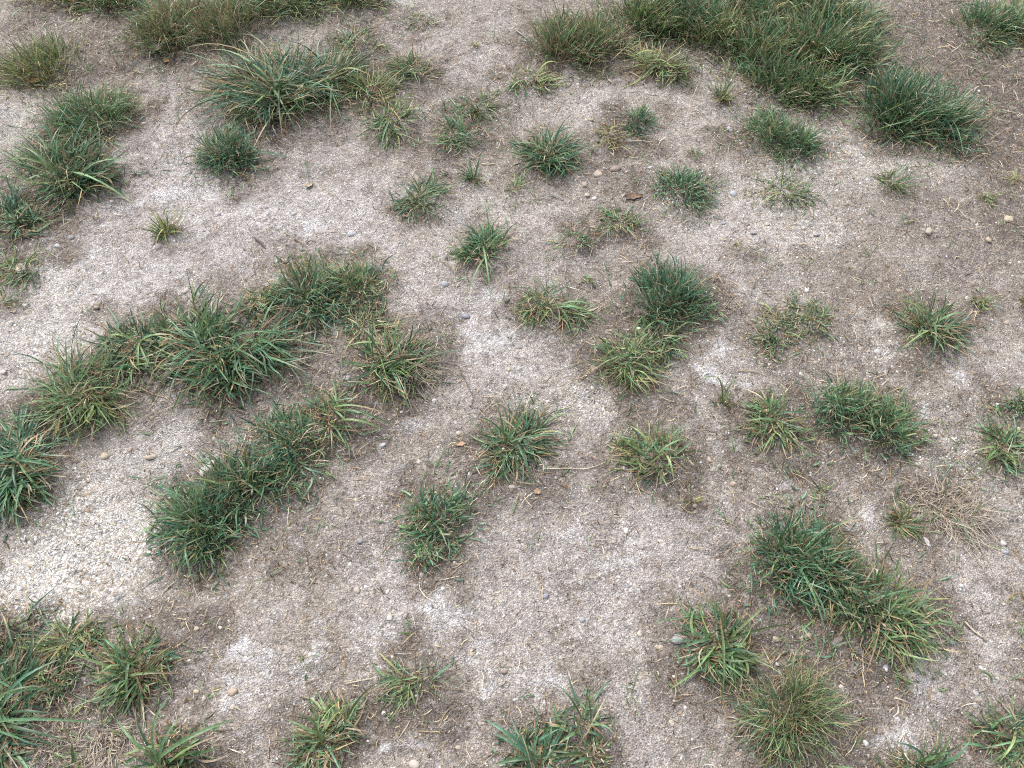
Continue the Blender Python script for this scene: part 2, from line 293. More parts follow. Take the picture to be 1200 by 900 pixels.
TIPS = {   # base pixel of the tuft -> tips of its long blades (pixel, height, dead?)
    (268, 414): [(186, 457, 0, 0), (355, 466, 0, 0), (336, 462, 0, 0), (345, 395, .03, 0), (196, 392, .03, 0), (232, 360, .09, 0), (250, 352, .1, 0), (295, 478, 0, 0), (343, 430, .01, 0)],
    (568, 300): [(544, 357, 0, 0), (576, 355, 0, 0), (590, 350, 0, 0), (566, 232, .1, 0), (612, 268, .06, 0), (622, 302, .01, 0), (530, 262, .06, 0)],
    (452, 424): [(472, 512, 0, 0), (455, 500, 0, 0), (484, 490, 0, 0), (404, 372, .06, 0), (425, 358, .09, 0), (442, 362, .08, 0), (402, 408, .02, 0)],
    (474, 432): [(537, 440, 0, 1), (510, 396, .05, 1), (525, 418, .03, 1), (532, 462, 0, 1), (487, 490, 0, 1), (520, 446, .01, 1), (505, 388, .06, 1)],
    (842, 756): [(931, 731, .01, 0), (792, 762, 0, 0), (804, 800, 0, 0), (844, 840, 0, 0), (862, 806, 0, 0), (898, 786, 0, 0), (800, 686, .10, 0), (824, 704, .09, 0), (900, 708, .05, 0)],
    (482, 800): [(417, 822, 0, 0), (434, 757, .04, 0), (436, 787, .03, 0), (478, 840, 0, 0), (455, 830, 0, 0), (490, 836, 0, 0)],
    (200, 893): [(196, 818, .12, 0), (217, 836, .10, 0), (276, 842, .03, 0), (136, 842, .05, 0), (160, 826, .09, 1), (262, 860, .03, 0), (140, 888, .02, 0), (232, 862, .05, 1)],
    (2, 828): [(86, 870, .0, 0), (128, 848, .01, 0), (72, 772, .06, 0), (50, 802, .06, 0), (80, 806, .04, 0), (30, 884, 0, 0), (62, 836, .03, 0), (28, 768, .09, 0)],
    (677, 856): [(655, 803, .07, 0), (686, 806, .08, 0), (713, 812, .05, 1), (697, 806, .07, 0), (714, 868, .0, 0), (654, 872, .01, 0)],
    (690, 886): [(706, 902, 0, 0), (668, 896, .02, 0), (640, 890, .02, 0)],
    (628, 900): [(565, 841, .05, 0), (578, 858, .05, 0), (648, 848, .08, 0), (610, 858, .08, 1), (576, 896, .02, 0), (600, 850, .08, 0)],
    (164, 784): [(228, 745, .05, 1), (122, 748, .05, 0), (140, 738, .07, 0), (222, 790, .01, 0), (114, 802, .01, 0), (152, 836, 0, 0), (170, 828, 0, 0), (188, 842, 0, 1), (205, 752, .05, 0)],
    (597, 527): [(660, 512, .01, 0), (558, 488, .05, 0), (579, 468, .09, 0), (617, 467, .09, 0), (630, 476, .07, 0), (574, 574, 0, 0), (632, 545, 0, 0), (545, 522, .01, 1), (637, 503, .03, 1), (625, 568, 0, 0)],
    (765, 537): [(708, 510, .03, 0), (742, 563, 0, 0), (822, 545, 0, 0), (806, 514, .03, 0), (735, 498, .05, 0), (790, 566, 0, 0)],
    (1086, 392): [(1034, 343, .07, 0), (1042, 352, .06, 0), (1092, 340, .1, 0), (1104, 340, .09, 0), (1130, 368, .04, 0), (1136, 402, 0, 0), (1118, 428, 0, 0), (1088, 434, 0, 0), (1135, 420, 0, 1), (1052, 412, 0, 0)],
    (903, 494): [(868, 455, .05, 0), (912, 448, .08, 0), (955, 488, .01, 0), (873, 494, .01, 0), (925, 455, .07, 0), (890, 520, 0, 0), (940, 510, 0, 1)],
    (1172, 530): [(1128, 558, 0, 0), (1136, 530, .01, 0), (1190, 552, 0, 0), (1180, 502, .05, 0), (1150, 545, 0, 0)],
    (1104, 588): [(1122, 618, 0, 1), (1148, 630, 0, 1), (1060, 568, .02, 1), (1102, 630, 0, 1), (1078, 572, .03, 1), (1150, 600, 0, 1), (1068, 600, 0, 1), (1140, 566, .02, 1), (1120, 548, .05, 1), (1100, 532, .06, 0)],
    (1056, 612): [(1036, 570, .07, 0), (1050, 588, .06, 0), (1060, 590, .05, 0)],
    (1022, 714): [(1108, 770, 0, 0), (1110, 758, .01, 1), (1075, 760, 0, 1), (1068, 796, 0, 1), (998, 792, 0, 1), (1010, 800, 0, 1), (1085, 690, .04, 0), (1098, 734, .01, 0), (1022, 804, 0, 1)],
    (918, 652): [(852, 650, .01, 0), (868, 628, .04, 0), (874, 602, .08, 0), (880, 688, 0, 0), (968, 744, 0, 0), (910, 722, 0, 0)],
    (80, 215): [(4, 190, .04, 0), (158, 188, .03, 0), (90, 262, 0, 0), (2, 240, 0, 0), (164, 244, 0, 0), (62, 178, .09, 0), (150, 232, 0, 0), (20, 172, .05, 0)],
    (330, 112): [(226, 82, .03, 0), (232, 100, .02, 0), (240, 60, .05, 0), (350, 160, 0, 0), (362, 84, .1, 0), (392, 164, 0, 0), (332, 168, 0, 0), (262, 132, 0, 0), (296, 140, 0, 0), (214, 58, .05, 1)],
    (388, 100): [(446, 124, 0, 0), (404, 150, 0, 0), (388, 164, 0, 0), (450, 30, .09, 0), (436, 90, .04, 0)],
    (463, 146): [(443, 192, 0, 0), (452, 180, 0, 0), (490, 112, .06, 0), (500, 128, .04, 0)],
    (530, 163): [(574, 146, .03, 0), (564, 172, 0, 0), (508, 130, .06, 0), (505, 172, 0, 0)],
    (556, 209): [(532, 222, 0, 0), (570, 178, .05, 0), (580, 222, 0, 0), (548, 186, .05, 0)],
    (495, 236): [(537, 218, .02, 0), (462, 216, .03, 0), (540, 229, 0, 0)],
    (647, 183): [(602, 204, 0, 0), (676, 134, .08, 0), (698, 176, .03, 0), (690, 205, 0, 0), (598, 170, .04, 0), (634, 142, .08, 0)],
    (620, 98): [(654, 74, .06, 0), (594, 112, 0, 0), (642, 116, 0, 0), (600, 82, .04, 0)],
    (648, 366): [(712, 376, .01, 0), (714, 384, 0, 0), (676, 402, 0, 0), (628, 388, 0, 0), (626, 326, .07, 0), (594, 339, .04, 0), (700, 360, .03, 0)],
    (733, 424): [(755, 370, .09, 0), (690, 410, .03, 0), (790, 446, 0, 0), (692, 436, 0, 0), (770, 376, .07, 0), (784, 460, 0, 0)],
    (393, 493): [(466, 502, 0, 0), (454, 506, 0, 0), (418, 510, 0, 0), (384, 444, .09, 1), (424, 462, .05, 1), (372, 458, .07, 0), (460, 488, .01, 0)],
    (335, 526): [(305, 490, .07, 1), (320, 486, .09, 1), (374, 512, .03, 1), (270, 500, .05, 1), (332, 490, .08, 1)],
    (285, 565): [(208, 562, .04, 1), (222, 585, .03, 1), (254, 532, .07, 1), (330, 600, 0, 0)],
    (232, 618): [(172, 600, .04, 0), (228, 688, 0, 0), (196, 660, 0, 0), (180, 606, .05, 0), (300, 632, 0, 0), (214, 678, 0, 0)],
    (97, 470): [(46, 492, 0, 0), (105, 528, 0, 0), (60, 526, 0, 0), (152, 458, .02, 0), (40, 448, .04, 0), (130, 420, .07, 0), (70, 536, 0, 1)],
    (22, 548): [(78, 520, .05, 0), (80, 552, .02, 0), (70, 580, 0, 0), (40, 556, .04, 1), (60, 590, 0, 0), (30, 600, 0, 0), (72, 500, .06, 1)],
    (163, 410): [(126, 394, .03, 0), (186, 448, 0, 0), (165, 446, 0, 0), (208, 394, .02, 0), (172, 364, .07, 0)],
    (917, 227): [(911, 176, .08, 0), (956, 222, .01, 0), (892, 232, 0, 0), (884, 246, 0, 0), (940, 232, 0, 0)],
    (1040, 216): [(1014, 220, 0, 0), (1030, 204, .02, 0), (1060, 226, 0, 0), (1040, 234, 0, 1), (1056, 236, 0, 1), (1052, 200, .03, 0)],
    (846, 117): [(842, 66, .08, 0), (854, 72, .08, 0), (866, 84, .06, 0), (836, 88, .05, 0), (878, 72, .07, 0)],
    (197, 276): [(200, 244, .07, 0), (234, 248, .05, 0), (214, 246, .06, 0), (184, 256, .05, 0), (218, 278, 0, 0), (182, 292, 0, 0), (200, 298, 0, 0)],
    (848, 474): [(836, 440, .06, 0), (862, 443, .06, 0), (856, 460, .03, 0)],
    (808, 592): [(800, 540, .06, 0), (807, 560, .06, 0)],
    (1074, 900): [(1098, 858, .07, 0), (1070, 854, .08, 0), (1116, 880, .03, 0), (1044, 868, .06, 0), (1060, 880, .05, 0), (1112, 862, .06, 0)],
    (1180, 868): [(1142, 856, .02, 0), (1150, 842, .04, 0), (1156, 896, 0, 0), (1172, 892, .01, 0), (1200, 838, .05, 0), (1148, 878, 0, 0)],
    (382, 868): [(332, 842, .04, 0), (344, 870, .01, 0), (368, 830, .07, 0), (352, 894, 0, 0), (400, 820, .08, 0), (420, 856, .02, 1), (336, 858, .02, 1)],
    (404, 846): [(442, 800, .04, 0), (432, 814, .04, 0), (418, 796, .06, 1), (432, 866, 0, 0)],
    (925, 842): [(864, 790, .07, 1), (1000, 790, .04, 1), (1000, 830, .02, 1), (870, 878, .02, 1), (990, 812, .05, 1), (862, 820, .04, 1), (980, 880, .01, 0), (1002, 848, .01, 1), (866, 884, 0, 1), (960, 786, .07, 1)],
    (1058, 126): [(1002, 100, .05, 0), (1020, 76, .09, 0), (1076, 62, .12, 0), (1090, 66, .11, 0), (1010, 140, .01, 0), (1036, 166, 0, 0)],
    (1102, 144): [(1158, 148, .01, 0), (1150, 120, .05, 0), (1130, 194, 0, 0), (1122, 190, 0, 0), (1164, 166, 0, 1), (1140, 100, .08, 0), (1146, 172, 0, 1)],
    (775, 78): [(742, 66, .04, 0), (744, 102, 0, 0), (798, 92, 0, 0), (792, 88, 0, 0), (820, 74, .02, 0), (756, 96, 0, 0)],
}
for t in T:
    if (t[1], t[2]) in TIPS:
        t[5]["tips"] = TIPS.pop((t[1], t[2]))
if TIPS:
    print("no tuft for", list(TIPS))
tx = np.array([ground_xy(t[1], t[2])[0] for t in T])
ty = np.array([ground_xy(t[1], t[2])[1] for t in T])
tr = np.array([t[3] * m_per_px(t[1], t[2]) for t in T])
FORM_W = {"dome": 1.0, "star": .85, "sprig": .35, "mat": .5}
tw = np.array([FORM_W[t[4]] for t in T])


# ------------------------------------------------------------------ ground height and soil masks
def height(x, y):
    x, y = np.asarray(x, float), np.asarray(y, float)
    near = np.exp(-((x / 6) ** 2 + ((y - 1.4) / 6) ** 2))
    h = (fbm(x * 1.6 + 9, y * 1.6 + 5, 3, 3) - .5) * .05
    h = h + (fbm(x * 9, y * 9, 21, 2) - .5) * .012 * near
    h = h + (vnoise(x * 42, y * 42, 33) - .5) * .0070 * near + (vnoise(x * 95, y * 95, 35) - .5) * .0045 * near
    flat = x.ravel(), y.ravel()
    m = np.zeros(flat[0].shape)
    for cx, cy, r, wgt in zip(tx, ty, tr, tw):
        d2 = ((flat[0] - cx) ** 2 + (flat[1] - cy) ** 2) / (r * .75) ** 2
        k = d2 < 7
        m[k] = np.maximum(m[k], .020 * wgt * np.exp(-d2[k]))
    return h + m.reshape(x.shape)


# hand-placed soil zones: photo pixel, radius x, radius y in pixels, strength
PALE = [(60, 340, 110, 60, 1), (190, 230, 90, 110, .9), (300, 262, 120, 50, 1), (420, 250, 90, 60, .9), (180, 120, 40, 50, .5), (160, 330, 130, 60, .8), (520, 380, 90, 80, .7), (30, 430, 60, 60, .8), (200, 500, 80, 50, .7),
        (560, 60, 90, 50, .45), (640, 460, 120, 60, .55), (640, 310, 60, 50, .6), (560, 700, 160, 70, .45), (720, 700, 90, 90, .4), (780, 830, 80, 80, .4), (700, 590, 140, 50, .5), (850, 620, 50, 40, .55), (1130, 680, 70, 60, .45), (1140, 770, 80, 60, .45), (430, 690, 70, 50, .4),
        (900, 300, 90, 40, .3), (840, 250, 60, 60, .3), (700, 140, 80, 40, .3), (860, 340, 60, 40, .35)]
CRUST = [(262, 757, 22, 14, 1), (290, 790, 34, 26, .6), (315, 815, 20, 14, .7), (272, 748, 26, 10, .7), (620, 790, 45, 36, .75), (690, 740, 16, 34, .7), (760, 690, 26, 40, .6), (850, 430, 18, 14, .9), (835, 425, 30, 20, .5), (1110, 425, 34, 20, .8), (1150, 480, 26, 22, .8), (1098, 500, 26, 16, .6), (1140, 380, 34, 24, .4),
         (545, 390, 60, 40, .5), (495, 480, 40, 34, .55), (420, 760, 26, 30, .5), (480, 690, 60, 30, .3), (470, 735, 50, 25, .45), (250, 240, 70, 40, .35), (360, 265, 60, 24, .4), (1060, 845, 36, 30, .75), (1080, 810, 36, 24, .5), (705, 865, 14, 40, .6), (690, 620, 60, 24, .4), (870, 520, 40, 24, .5), (1000, 560, 40, 20, .5),
         (240, 460, 30, 22, .3), (100, 290, 60, 40, .3), (730, 460, 40, 20, .3), (500, 870, 30, 20, .6), (620, 345, 40, 16, .5), (160, 215, 40, 40, .3), (1000, 410, 30, 20, .4), (655, 640, 30, 16, .4), (880, 660, 20, 16, .3), (1040, 440, 26, 16, .5)]
GRAV = [(100, 640, 76, 52, 1.2), (60, 690, 60, 34, 1.0), (140, 585, 50, 34, .8), (160, 545, 50, 34, .35), (40, 400, 60, 50, .55), (80, 360, 60, 30, .5), (10, 150, 40, 40, .6), (930, 225, 80, 40, .7), (1000, 185, 60, 26, .6), (780, 240, 60, 26, .4), (640, 110, 80, 24, .5), (540, 250, 60, 30, .4), (670, 470, 50, 30, .6),
        (930, 280, 50, 20, .6), (1090, 200, 50, 20, .5), (1030, 410, 20, 14, .9), (820, 100, 60, 30, .4), (1180, 540, 40, 60, .4), (470, 130, 40, 20, .4), (1110, 530, 40, 30, .5)]
DARK = [(1185, 140, 80, 120, .8), (1120, 255, 130, 40, .55), (1060, 30, 60, 40, .6), (1000, 250, 60, 30, .3), (1130, 110, 120, 60, .8), (1100, 20, 60, 50, .7), (1160, 260, 80, 60, .5), (150, 70, 90, 30, .8), (200, 75, 50, 20, .9), (380, 470, 70, 50, .5), (330, 620, 80, 60, .6), (250, 660, 60, 24, .6), (380, 600, 50, 40, .55), (690, 640, 90, 60, .25), (850, 690, 50, 40, .5), (860, 790, 60, 60, .6), (930, 760, 60, 30, .85),
        (880, 450, 60, 24, .6), (960, 540, 60, 20, .5), (780, 450, 60, 30, .5), (880, 560, 40, 20, .3), (600, 590, 70, 30, .45), (740, 215, 40, 24, .7), (100, 830, 100, 60, .9), (220, 740, 50, 30, .6), (440, 860, 60, 34, .7), (570, 880, 60, 30, .3), (460, 650, 60, 30, .5), (1090, 640, 50, 40, .5), (1100, 570, 50, 40, .6), (850, 60, 60, 40, .5), (560, 150, 70, 40, .3),
        (700, 400, 50, 40, .5), (480, 460, 30, 50, .5), (1000, 770, 50, 30, .5), (1020, 830, 30, 30, .4), (900, 20, 160, 30, .7), (70, 165, 70, 60, .5), (40, 620, 50, 34, .5), (950, 300, 60, 16, .3), (1100, 290, 80, 30, .35), (1000, 330, 70, 30, .3), (560, 560, 90, 60, .25), (340, 420, 50, 30, .3)]


def zone(lst, x, y, power=1.0):
    m = np.zeros(x.shape)
    for px, py, rx, ry, s in lst:
        cx, cy = ground_xy(px, py)
        mp = m_per_px(px, py)
        ax = rx * mp
        y2 = ground_xy(px, py - min(ry, 20))[1]
        ay = abs(y2 - cy) / min(ry, 20) * ry
        d = ((x - cx) / ax) ** 2 + ((y - cy) / ay) ** 2
        m = 1 - (1 - m) * (1 - np.clip(s, 0, 1) * np.exp(-d * power))
        if s > 1:
            m = np.maximum(m, np.clip(s * np.exp(-d * power), 0, 1))
    return m


def masks(x, y):
    """dark humus, pale sand, white crust, gravel; broken up with noise"""
    sh = x.shape
    x, y = x.ravel(), y.ravel()
    wx = x + (fbm(x * 11, y * 11, 51, 4) - .5) * .26
    wy = y + (fbm(x * 11, y * 11, 57, 4) - .5) * .26
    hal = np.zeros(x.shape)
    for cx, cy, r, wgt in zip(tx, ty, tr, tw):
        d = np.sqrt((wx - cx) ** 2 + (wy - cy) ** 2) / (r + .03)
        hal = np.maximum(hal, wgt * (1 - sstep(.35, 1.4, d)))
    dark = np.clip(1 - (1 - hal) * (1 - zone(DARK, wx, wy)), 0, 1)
    dark = np.clip(dark + (fbm(x * 5, y * 5, 71, 4) - .5) * .55, 0, 1)
    pale = np.clip(zone(PALE, wx, wy, .72) + (fbm(x * 6, y * 6, 81, 4) - .5) * .5, 0, 1) * (1 - .75 * hal)
    crust = zone(CRUST, wx, wy) * (1 - .85 * hal)
    crust = np.clip(crust + (fbm(x * 9, y * 9, 91, 4) - .62) * .9, 0, 1)
    grav = np.clip(zone(GRAV, wx, wy), 0, 1)
    return [a.reshape(sh) for a in (dark, pale, crust, grav)]


# ------------------------------------------------------------------ materials
def nodemat(name):
    m = bpy.data.materials.new(name)
    m.use_nodes = True
    nt = m.node_tree
    nt.nodes.clear()
    out = nt.nodes.new("ShaderNodeOutputMaterial")
    bs = nt.nodes.new("ShaderNodeBsdfPrincipled")
    nt.links.new(bs.outputs[0], out.inputs[0])
    return m, nt, bs, out


class NB:
    """tiny node builder"""
    def __init__(s, nt):
        s.nt = nt

    def put(s, node, key, v):
        if v is None:
            return
        if hasattr(v, "is_output"):
            s.nt.links.new(v, node.inputs[key])
        else:
            node.inputs[key].default_value = v

    def noise(s, vec, scale, detail=3, rough=.55):
        n = s.nt.nodes.new("ShaderNodeTexNoise")
        s.put(n, "Vector", vec)
        n.inputs["Scale"].default_value = scale
        n.inputs["Detail"].default_value = detail
        n.inputs["Roughness"].default_value = rough
        return n.outputs["Fac"]

    def voro(s, vec, scale, out="Color", rand=1.0):
        n = s.nt.nodes.new("ShaderNodeTexVoronoi")
        s.put(n, "Vector", vec)
        n.inputs["Scale"].default_value = scale
        n.inputs["Randomness"].default_value = rand
        return n.outputs[out]

    def ramp(s, fac, stops):
        n = s.nt.nodes.new("ShaderNodeValToRGB")
        e = n.color_ramp.elements
        while len(e) < len(stops):
            e.new(.5)
        for k, (p, c) in enumerate(stops):
            e[k].position = p
            e[k].color = (c, c, c, 1) if isinstance(c, (int, float)) else (*c, 1)
        s.put(n, "Fac", fac)
        return n.outputs["Color"]

    def mix(s, fac, a, b, mode='MIX'):
        n = s.nt.nodes.new("ShaderNodeMix")
        n.data_type = 'RGBA'
        n.blend_type = mode
        s.put(n, 0, fac)
        for key, v in ((6, a), (7, b)):
            if isinstance(v, tuple) and len(v) == 3:
                v = (*v, 1)
            s.put(n, key, v)
        return n.outputs[2]

    def math(s, op, a, b=None, c=None, clamp=False):
        n = s.nt.nodes.new("ShaderNodeMath")
        n.operation = op
        n.use_clamp = clamp
        for k, v in enumerate((a, b, c)):
            s.put(n, k, v)
        return n.outputs[0]

    def attr(s, name):
        n = s.nt.nodes.new("ShaderNodeAttribute")
        n.attribute_name = name
        return n


def soil_material():
    m, nt, bs, out = nodemat("speckled_soil")
    b = NB(nt)
    geo = nt.nodes.new("ShaderNodeNewGeometry")
    P = geo.outputs["Position"]
    at = b.attr("col")
    sep = nt.nodes.new("ShaderNodeSeparateColor")
    nt.links.new(at.outputs["Color"], sep.inputs[0])
    dark, pale, crust, grav = sep.outputs[0], sep.outputs[1], sep.outputs[2], at.outputs["Alpha"]
    n_big = b.noise(P, 5, 4)
    n_mid = b.noise(P, 26, 4, .6)
    n_fin = b.noise(P, 110, 4, .65)
    n_gr = b.noise(P, 420, 2, .6)

    def edge(mask, width, src):
        # a mask broken up by noise
        v = b.math('ADD', mask, b.math('MULTIPLY', b.math('SUBTRACT', src, .5), width))
        return b.math('SMOOTH_MIN', b.math('MAXIMUM', v, 0.0), 1.0, .1)
    n_blot = b.noise(P, 15, 7, .68)
    mp_ = nt.nodes.new("ShaderNodeMapping")
    mp_.inputs["Location"].default_value = (7.3, 2.9, 0)
    nt.links.new(P, mp_.inputs["Vector"])
    n_crust = b.noise(mp_.outputs[0], 12, 8, .66)
    base = b.mix(b.ramp(n_big, [(.38, 0.0), (.62, 1.0)]), (.292, .256, .219), (.366, .330, .296))
    base = b.mix(b.math('MULTIPLY', edge(pale, .8, n_blot), .92), base, (.480, .447, .432))
    base = b.mix(b.ramp(n_blot, [(.36, .62), (.52, 0.0)]), base, (.186, .156, .132))
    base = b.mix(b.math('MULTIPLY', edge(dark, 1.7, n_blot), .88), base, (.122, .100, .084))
    cr_v = b.math('ADD', n_crust, b.math('ADD', b.math('MULTIPLY', crust, .42), b.math('MULTIPLY', dark, -.12)))
    cr_v = b.math('ADD', cr_v, b.math('MULTIPLY', b.math('SUBTRACT', n_mid, .5), .35))
    base = b.mix(b.ramp(cr_v, [(.59, 0.0), (.71, .42), (.88, .9)]), base, (.57, .56, .565))
    n_spot = b.noise(P, 48, 5, .7)
    base = b.mix(b.ramp(n_spot, [(.34, .55), (.47, 0.0)]), base, (.172, .145, .124))
    base = b.mix(b.ramp(n_spot, [(.54, 0.0), (.70, .45)]), base, (.52, .49, .465))
    base = b.mix(b.math('MULTIPLY', edge(grav, .5, n_mid), .55), base, (.58, .56, .52))
    # crumbs: every few millimetres its own tone
    cell = b.voro(P, 480, "Color")
    cs = nt.nodes.new("ShaderNodeSeparateColor")
    nt.links.new(cell, cs.inputs[0])
    tone = b.ramp(cs.outputs[0], [(0, .55), (.25, .86), (.65, 1.04), (.88, 1.22), (1.0, 1.75)])
    base = b.mix(.85, base, tone, 'MULTIPLY')
    base = b.mix(.85, base, b.ramp(n_gr, [(.28, .60), (.5, 1.0), (.72, 1.38)]), 'MULTIPLY')
    base = b.mix(.85, base, b.ramp(n_fin, [(.3, .60), (.5, 1.0), (.7, 1.28)]), 'MULTIPLY')
    cell2 = b.voro(P, 240, "Color")
    c2 = nt.nodes.new("ShaderNodeSeparateColor")
    nt.links.new(cell2, c2.inputs[0])
    base = b.mix(.9, base, b.ramp(c2.outputs[2], [(0, .74), (.3, .95), (.7, 1.02), (.9, 1.12), (1.0, 1.4)]), 'MULTIPLY')
    base = b.mix(.8, base, b.ramp(c2.outputs[1], [(0, (.93, .97, 1.05)), (.3, (1, 1, 1)), (.75, (1, 1, 1)), (1, (1.07, .99, .90))]), 'MULTIPLY')
    nt.links.new(base, bs.inputs["Base Color"])
    bs.inputs["Roughness"].default_value = .95
    bs.inputs["Specular IOR Level"].default_value = .15
    hgt = b.math('ADD', b.math('MULTIPLY', n_fin, .55), b.math('ADD', b.math('MULTIPLY', n_gr, .25), b.math('MULTIPLY', b.voro(P, 300, "Distance"), -.35)))
    bump = nt.nodes.new("ShaderNodeBump")
    bump.inputs["Strength"].default_value = .85
    bump.inputs["Distance"].default_value = .010
    nt.links.new(hgt, bump.inputs["Height"])
    nt.links.new(bump.outputs[0], bs.inputs["Normal"])
    return m


def grass_material(name, translucency, rough, spec):
    m, nt, bs, out = nodemat(name)
    b = NB(nt)
    geo = nt.nodes.new("ShaderNodeNewGeometry")
    at = b.attr("col")
    n = b.noise(geo.outputs["Position"], 160, 2)
    tone = b.ramp(n, [(.3, .72), (.7, 1.25)])
    c = b.mix(1.0, at.outputs["Color"], tone, 'MULTIPLY')
    nt.links.new(c, bs.inputs["Base Color"])
    bs.inputs["Roughness"].default_value = rough
    bs.inputs["Specular IOR Level"].default_value = spec
    tr_ = nt.nodes.new("ShaderNodeBsdfTranslucent")
    nt.links.new(c, tr_.inputs["Color"])
    mx = nt.nodes.new("ShaderNodeMixShader")
    mx.inputs[0].default_value = translucency
    nt.links.new(bs.outputs[0], mx.inputs[1])
    nt.links.new(tr_.outputs[0], mx.inputs[2])
    nt.links.new(mx.outputs[0], out.inputs[0])
    return m


def stone_material():
    m, nt, bs, out = nodemat("stone")
    b = NB(nt)
    geo = nt.nodes.new("ShaderNodeNewGeometry")
    at = b.attr("col")
    n1 = b.noise(geo.outputs["Position"], 130, 4, .6)
    n2 = b.noise(geo.outputs["Position"], 600, 2, .6)
    c = b.mix(.85, at.outputs["Color"], b.ramp(n1, [(.3, .7), (.7, 1.25)]), 'MULTIPLY')
    c = b.mix(.7, c, b.ramp(n2, [(.3, .75), (.7, 1.2)]), 'MULTIPLY')
    c = b.mix(b.math('MULTIPLY', b.ramp(n1, [(.52, 0.0), (.66, 1.0)]), .35), c, (.34, .28, .22))   # dust stuck on
    nt.links.new(c, bs.inputs["Base Color"])
    bs.inputs["Roughness"].default_value = .8
    bs.inputs["Specular IOR Level"].default_value = .25
    bump = nt.nodes.new("ShaderNodeBump")
    bump.inputs["Strength"].default_value = .5
    bump.inputs["Distance"].default_value = .002
    nt.links.new(n1, bump.inputs["Height"])
    nt.links.new(bump.outputs[0], bs.inputs["Normal"])
    return m


M_SOIL = soil_material()
M_GRASS = grass_material("green_blade", .15, .38, .5)
M_STRAW = grass_material("dry_blade", .15, .8, .2)
M_STONE = stone_material()
M_LEAF = grass_material("dead_leaf", .1, .75, .2)


# ------------------------------------------------------------------ ground sheet
def axis(lo, hi, step, far):
    mid = np.arange(lo, hi + step / 2, step)
    out, d, p = [], step, hi
    while p < far:
        d *= 1.35
        p += d
        out.append(p - hi)
    out = np.array(out)
    return np.concatenate((lo - out[::-1], mid, hi + out))


gx, gy = axis(-2.2, 2.2, .009, 320), axis(-.3, 3.2, .009, 320)
GX, GY = np.meshgrid(gx, gy)
GZ = height(GX, GY)
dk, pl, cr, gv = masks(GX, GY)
nx, ny = len(gx), len(gy)
idx = np.arange(nx * ny).reshape(ny, nx)
quads = np.stack((idx[:-1, :-1], idx[:-1, 1:], idx[1:, 1:], idx[1:, :-1]), -1).reshape(-1, 4)
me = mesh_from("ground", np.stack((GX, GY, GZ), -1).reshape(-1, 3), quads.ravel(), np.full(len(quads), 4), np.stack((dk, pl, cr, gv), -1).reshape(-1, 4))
link("ground", me, M_SOIL, kind="structure")

# ------------------------------------------------------------------ scatter area: the ground in view and a margin
corner = [ground_xy(-190, 1010), ground_xy(1390, 1010), ground_xy(1340, -110), ground_xy(-140, -110)]


def scatter(n, rng):
    """n points spread evenly over the ground in view plus a margin"""
    pts = []
    (x0, y0), (x1, y1), (x2, y2), (x3, y3) = corner
    got = 0
    while got < n:
        y = rng.uniform(y0, y2, n)
        x = rng.uniform(x3, x2, n)
        f = (y - y0) / (y2 - y0)
        k = (x > x0 + (x3 - x0) * f) & (x < x1 + (x2 - x1) * f)
        pts.append(np.stack((x[k], y[k]), -1))
        got += int(k.sum())
    return np.concatenate(pts)[:n]


GRAIN_COL = np.array([(.66, .63, .58), (.55, .50, .43), (.44, .37, .28), (.46, .36, .26), (.30, .31, .34), (.20, .21, .23), (.38, .40, .43), (.82, .81, .80), (.33, .22, .15), (.60, .53, .42)])
GRAIN_P = np.array([.20, .12, .08, .03, .08, .09, .09, .25, .02, .04])


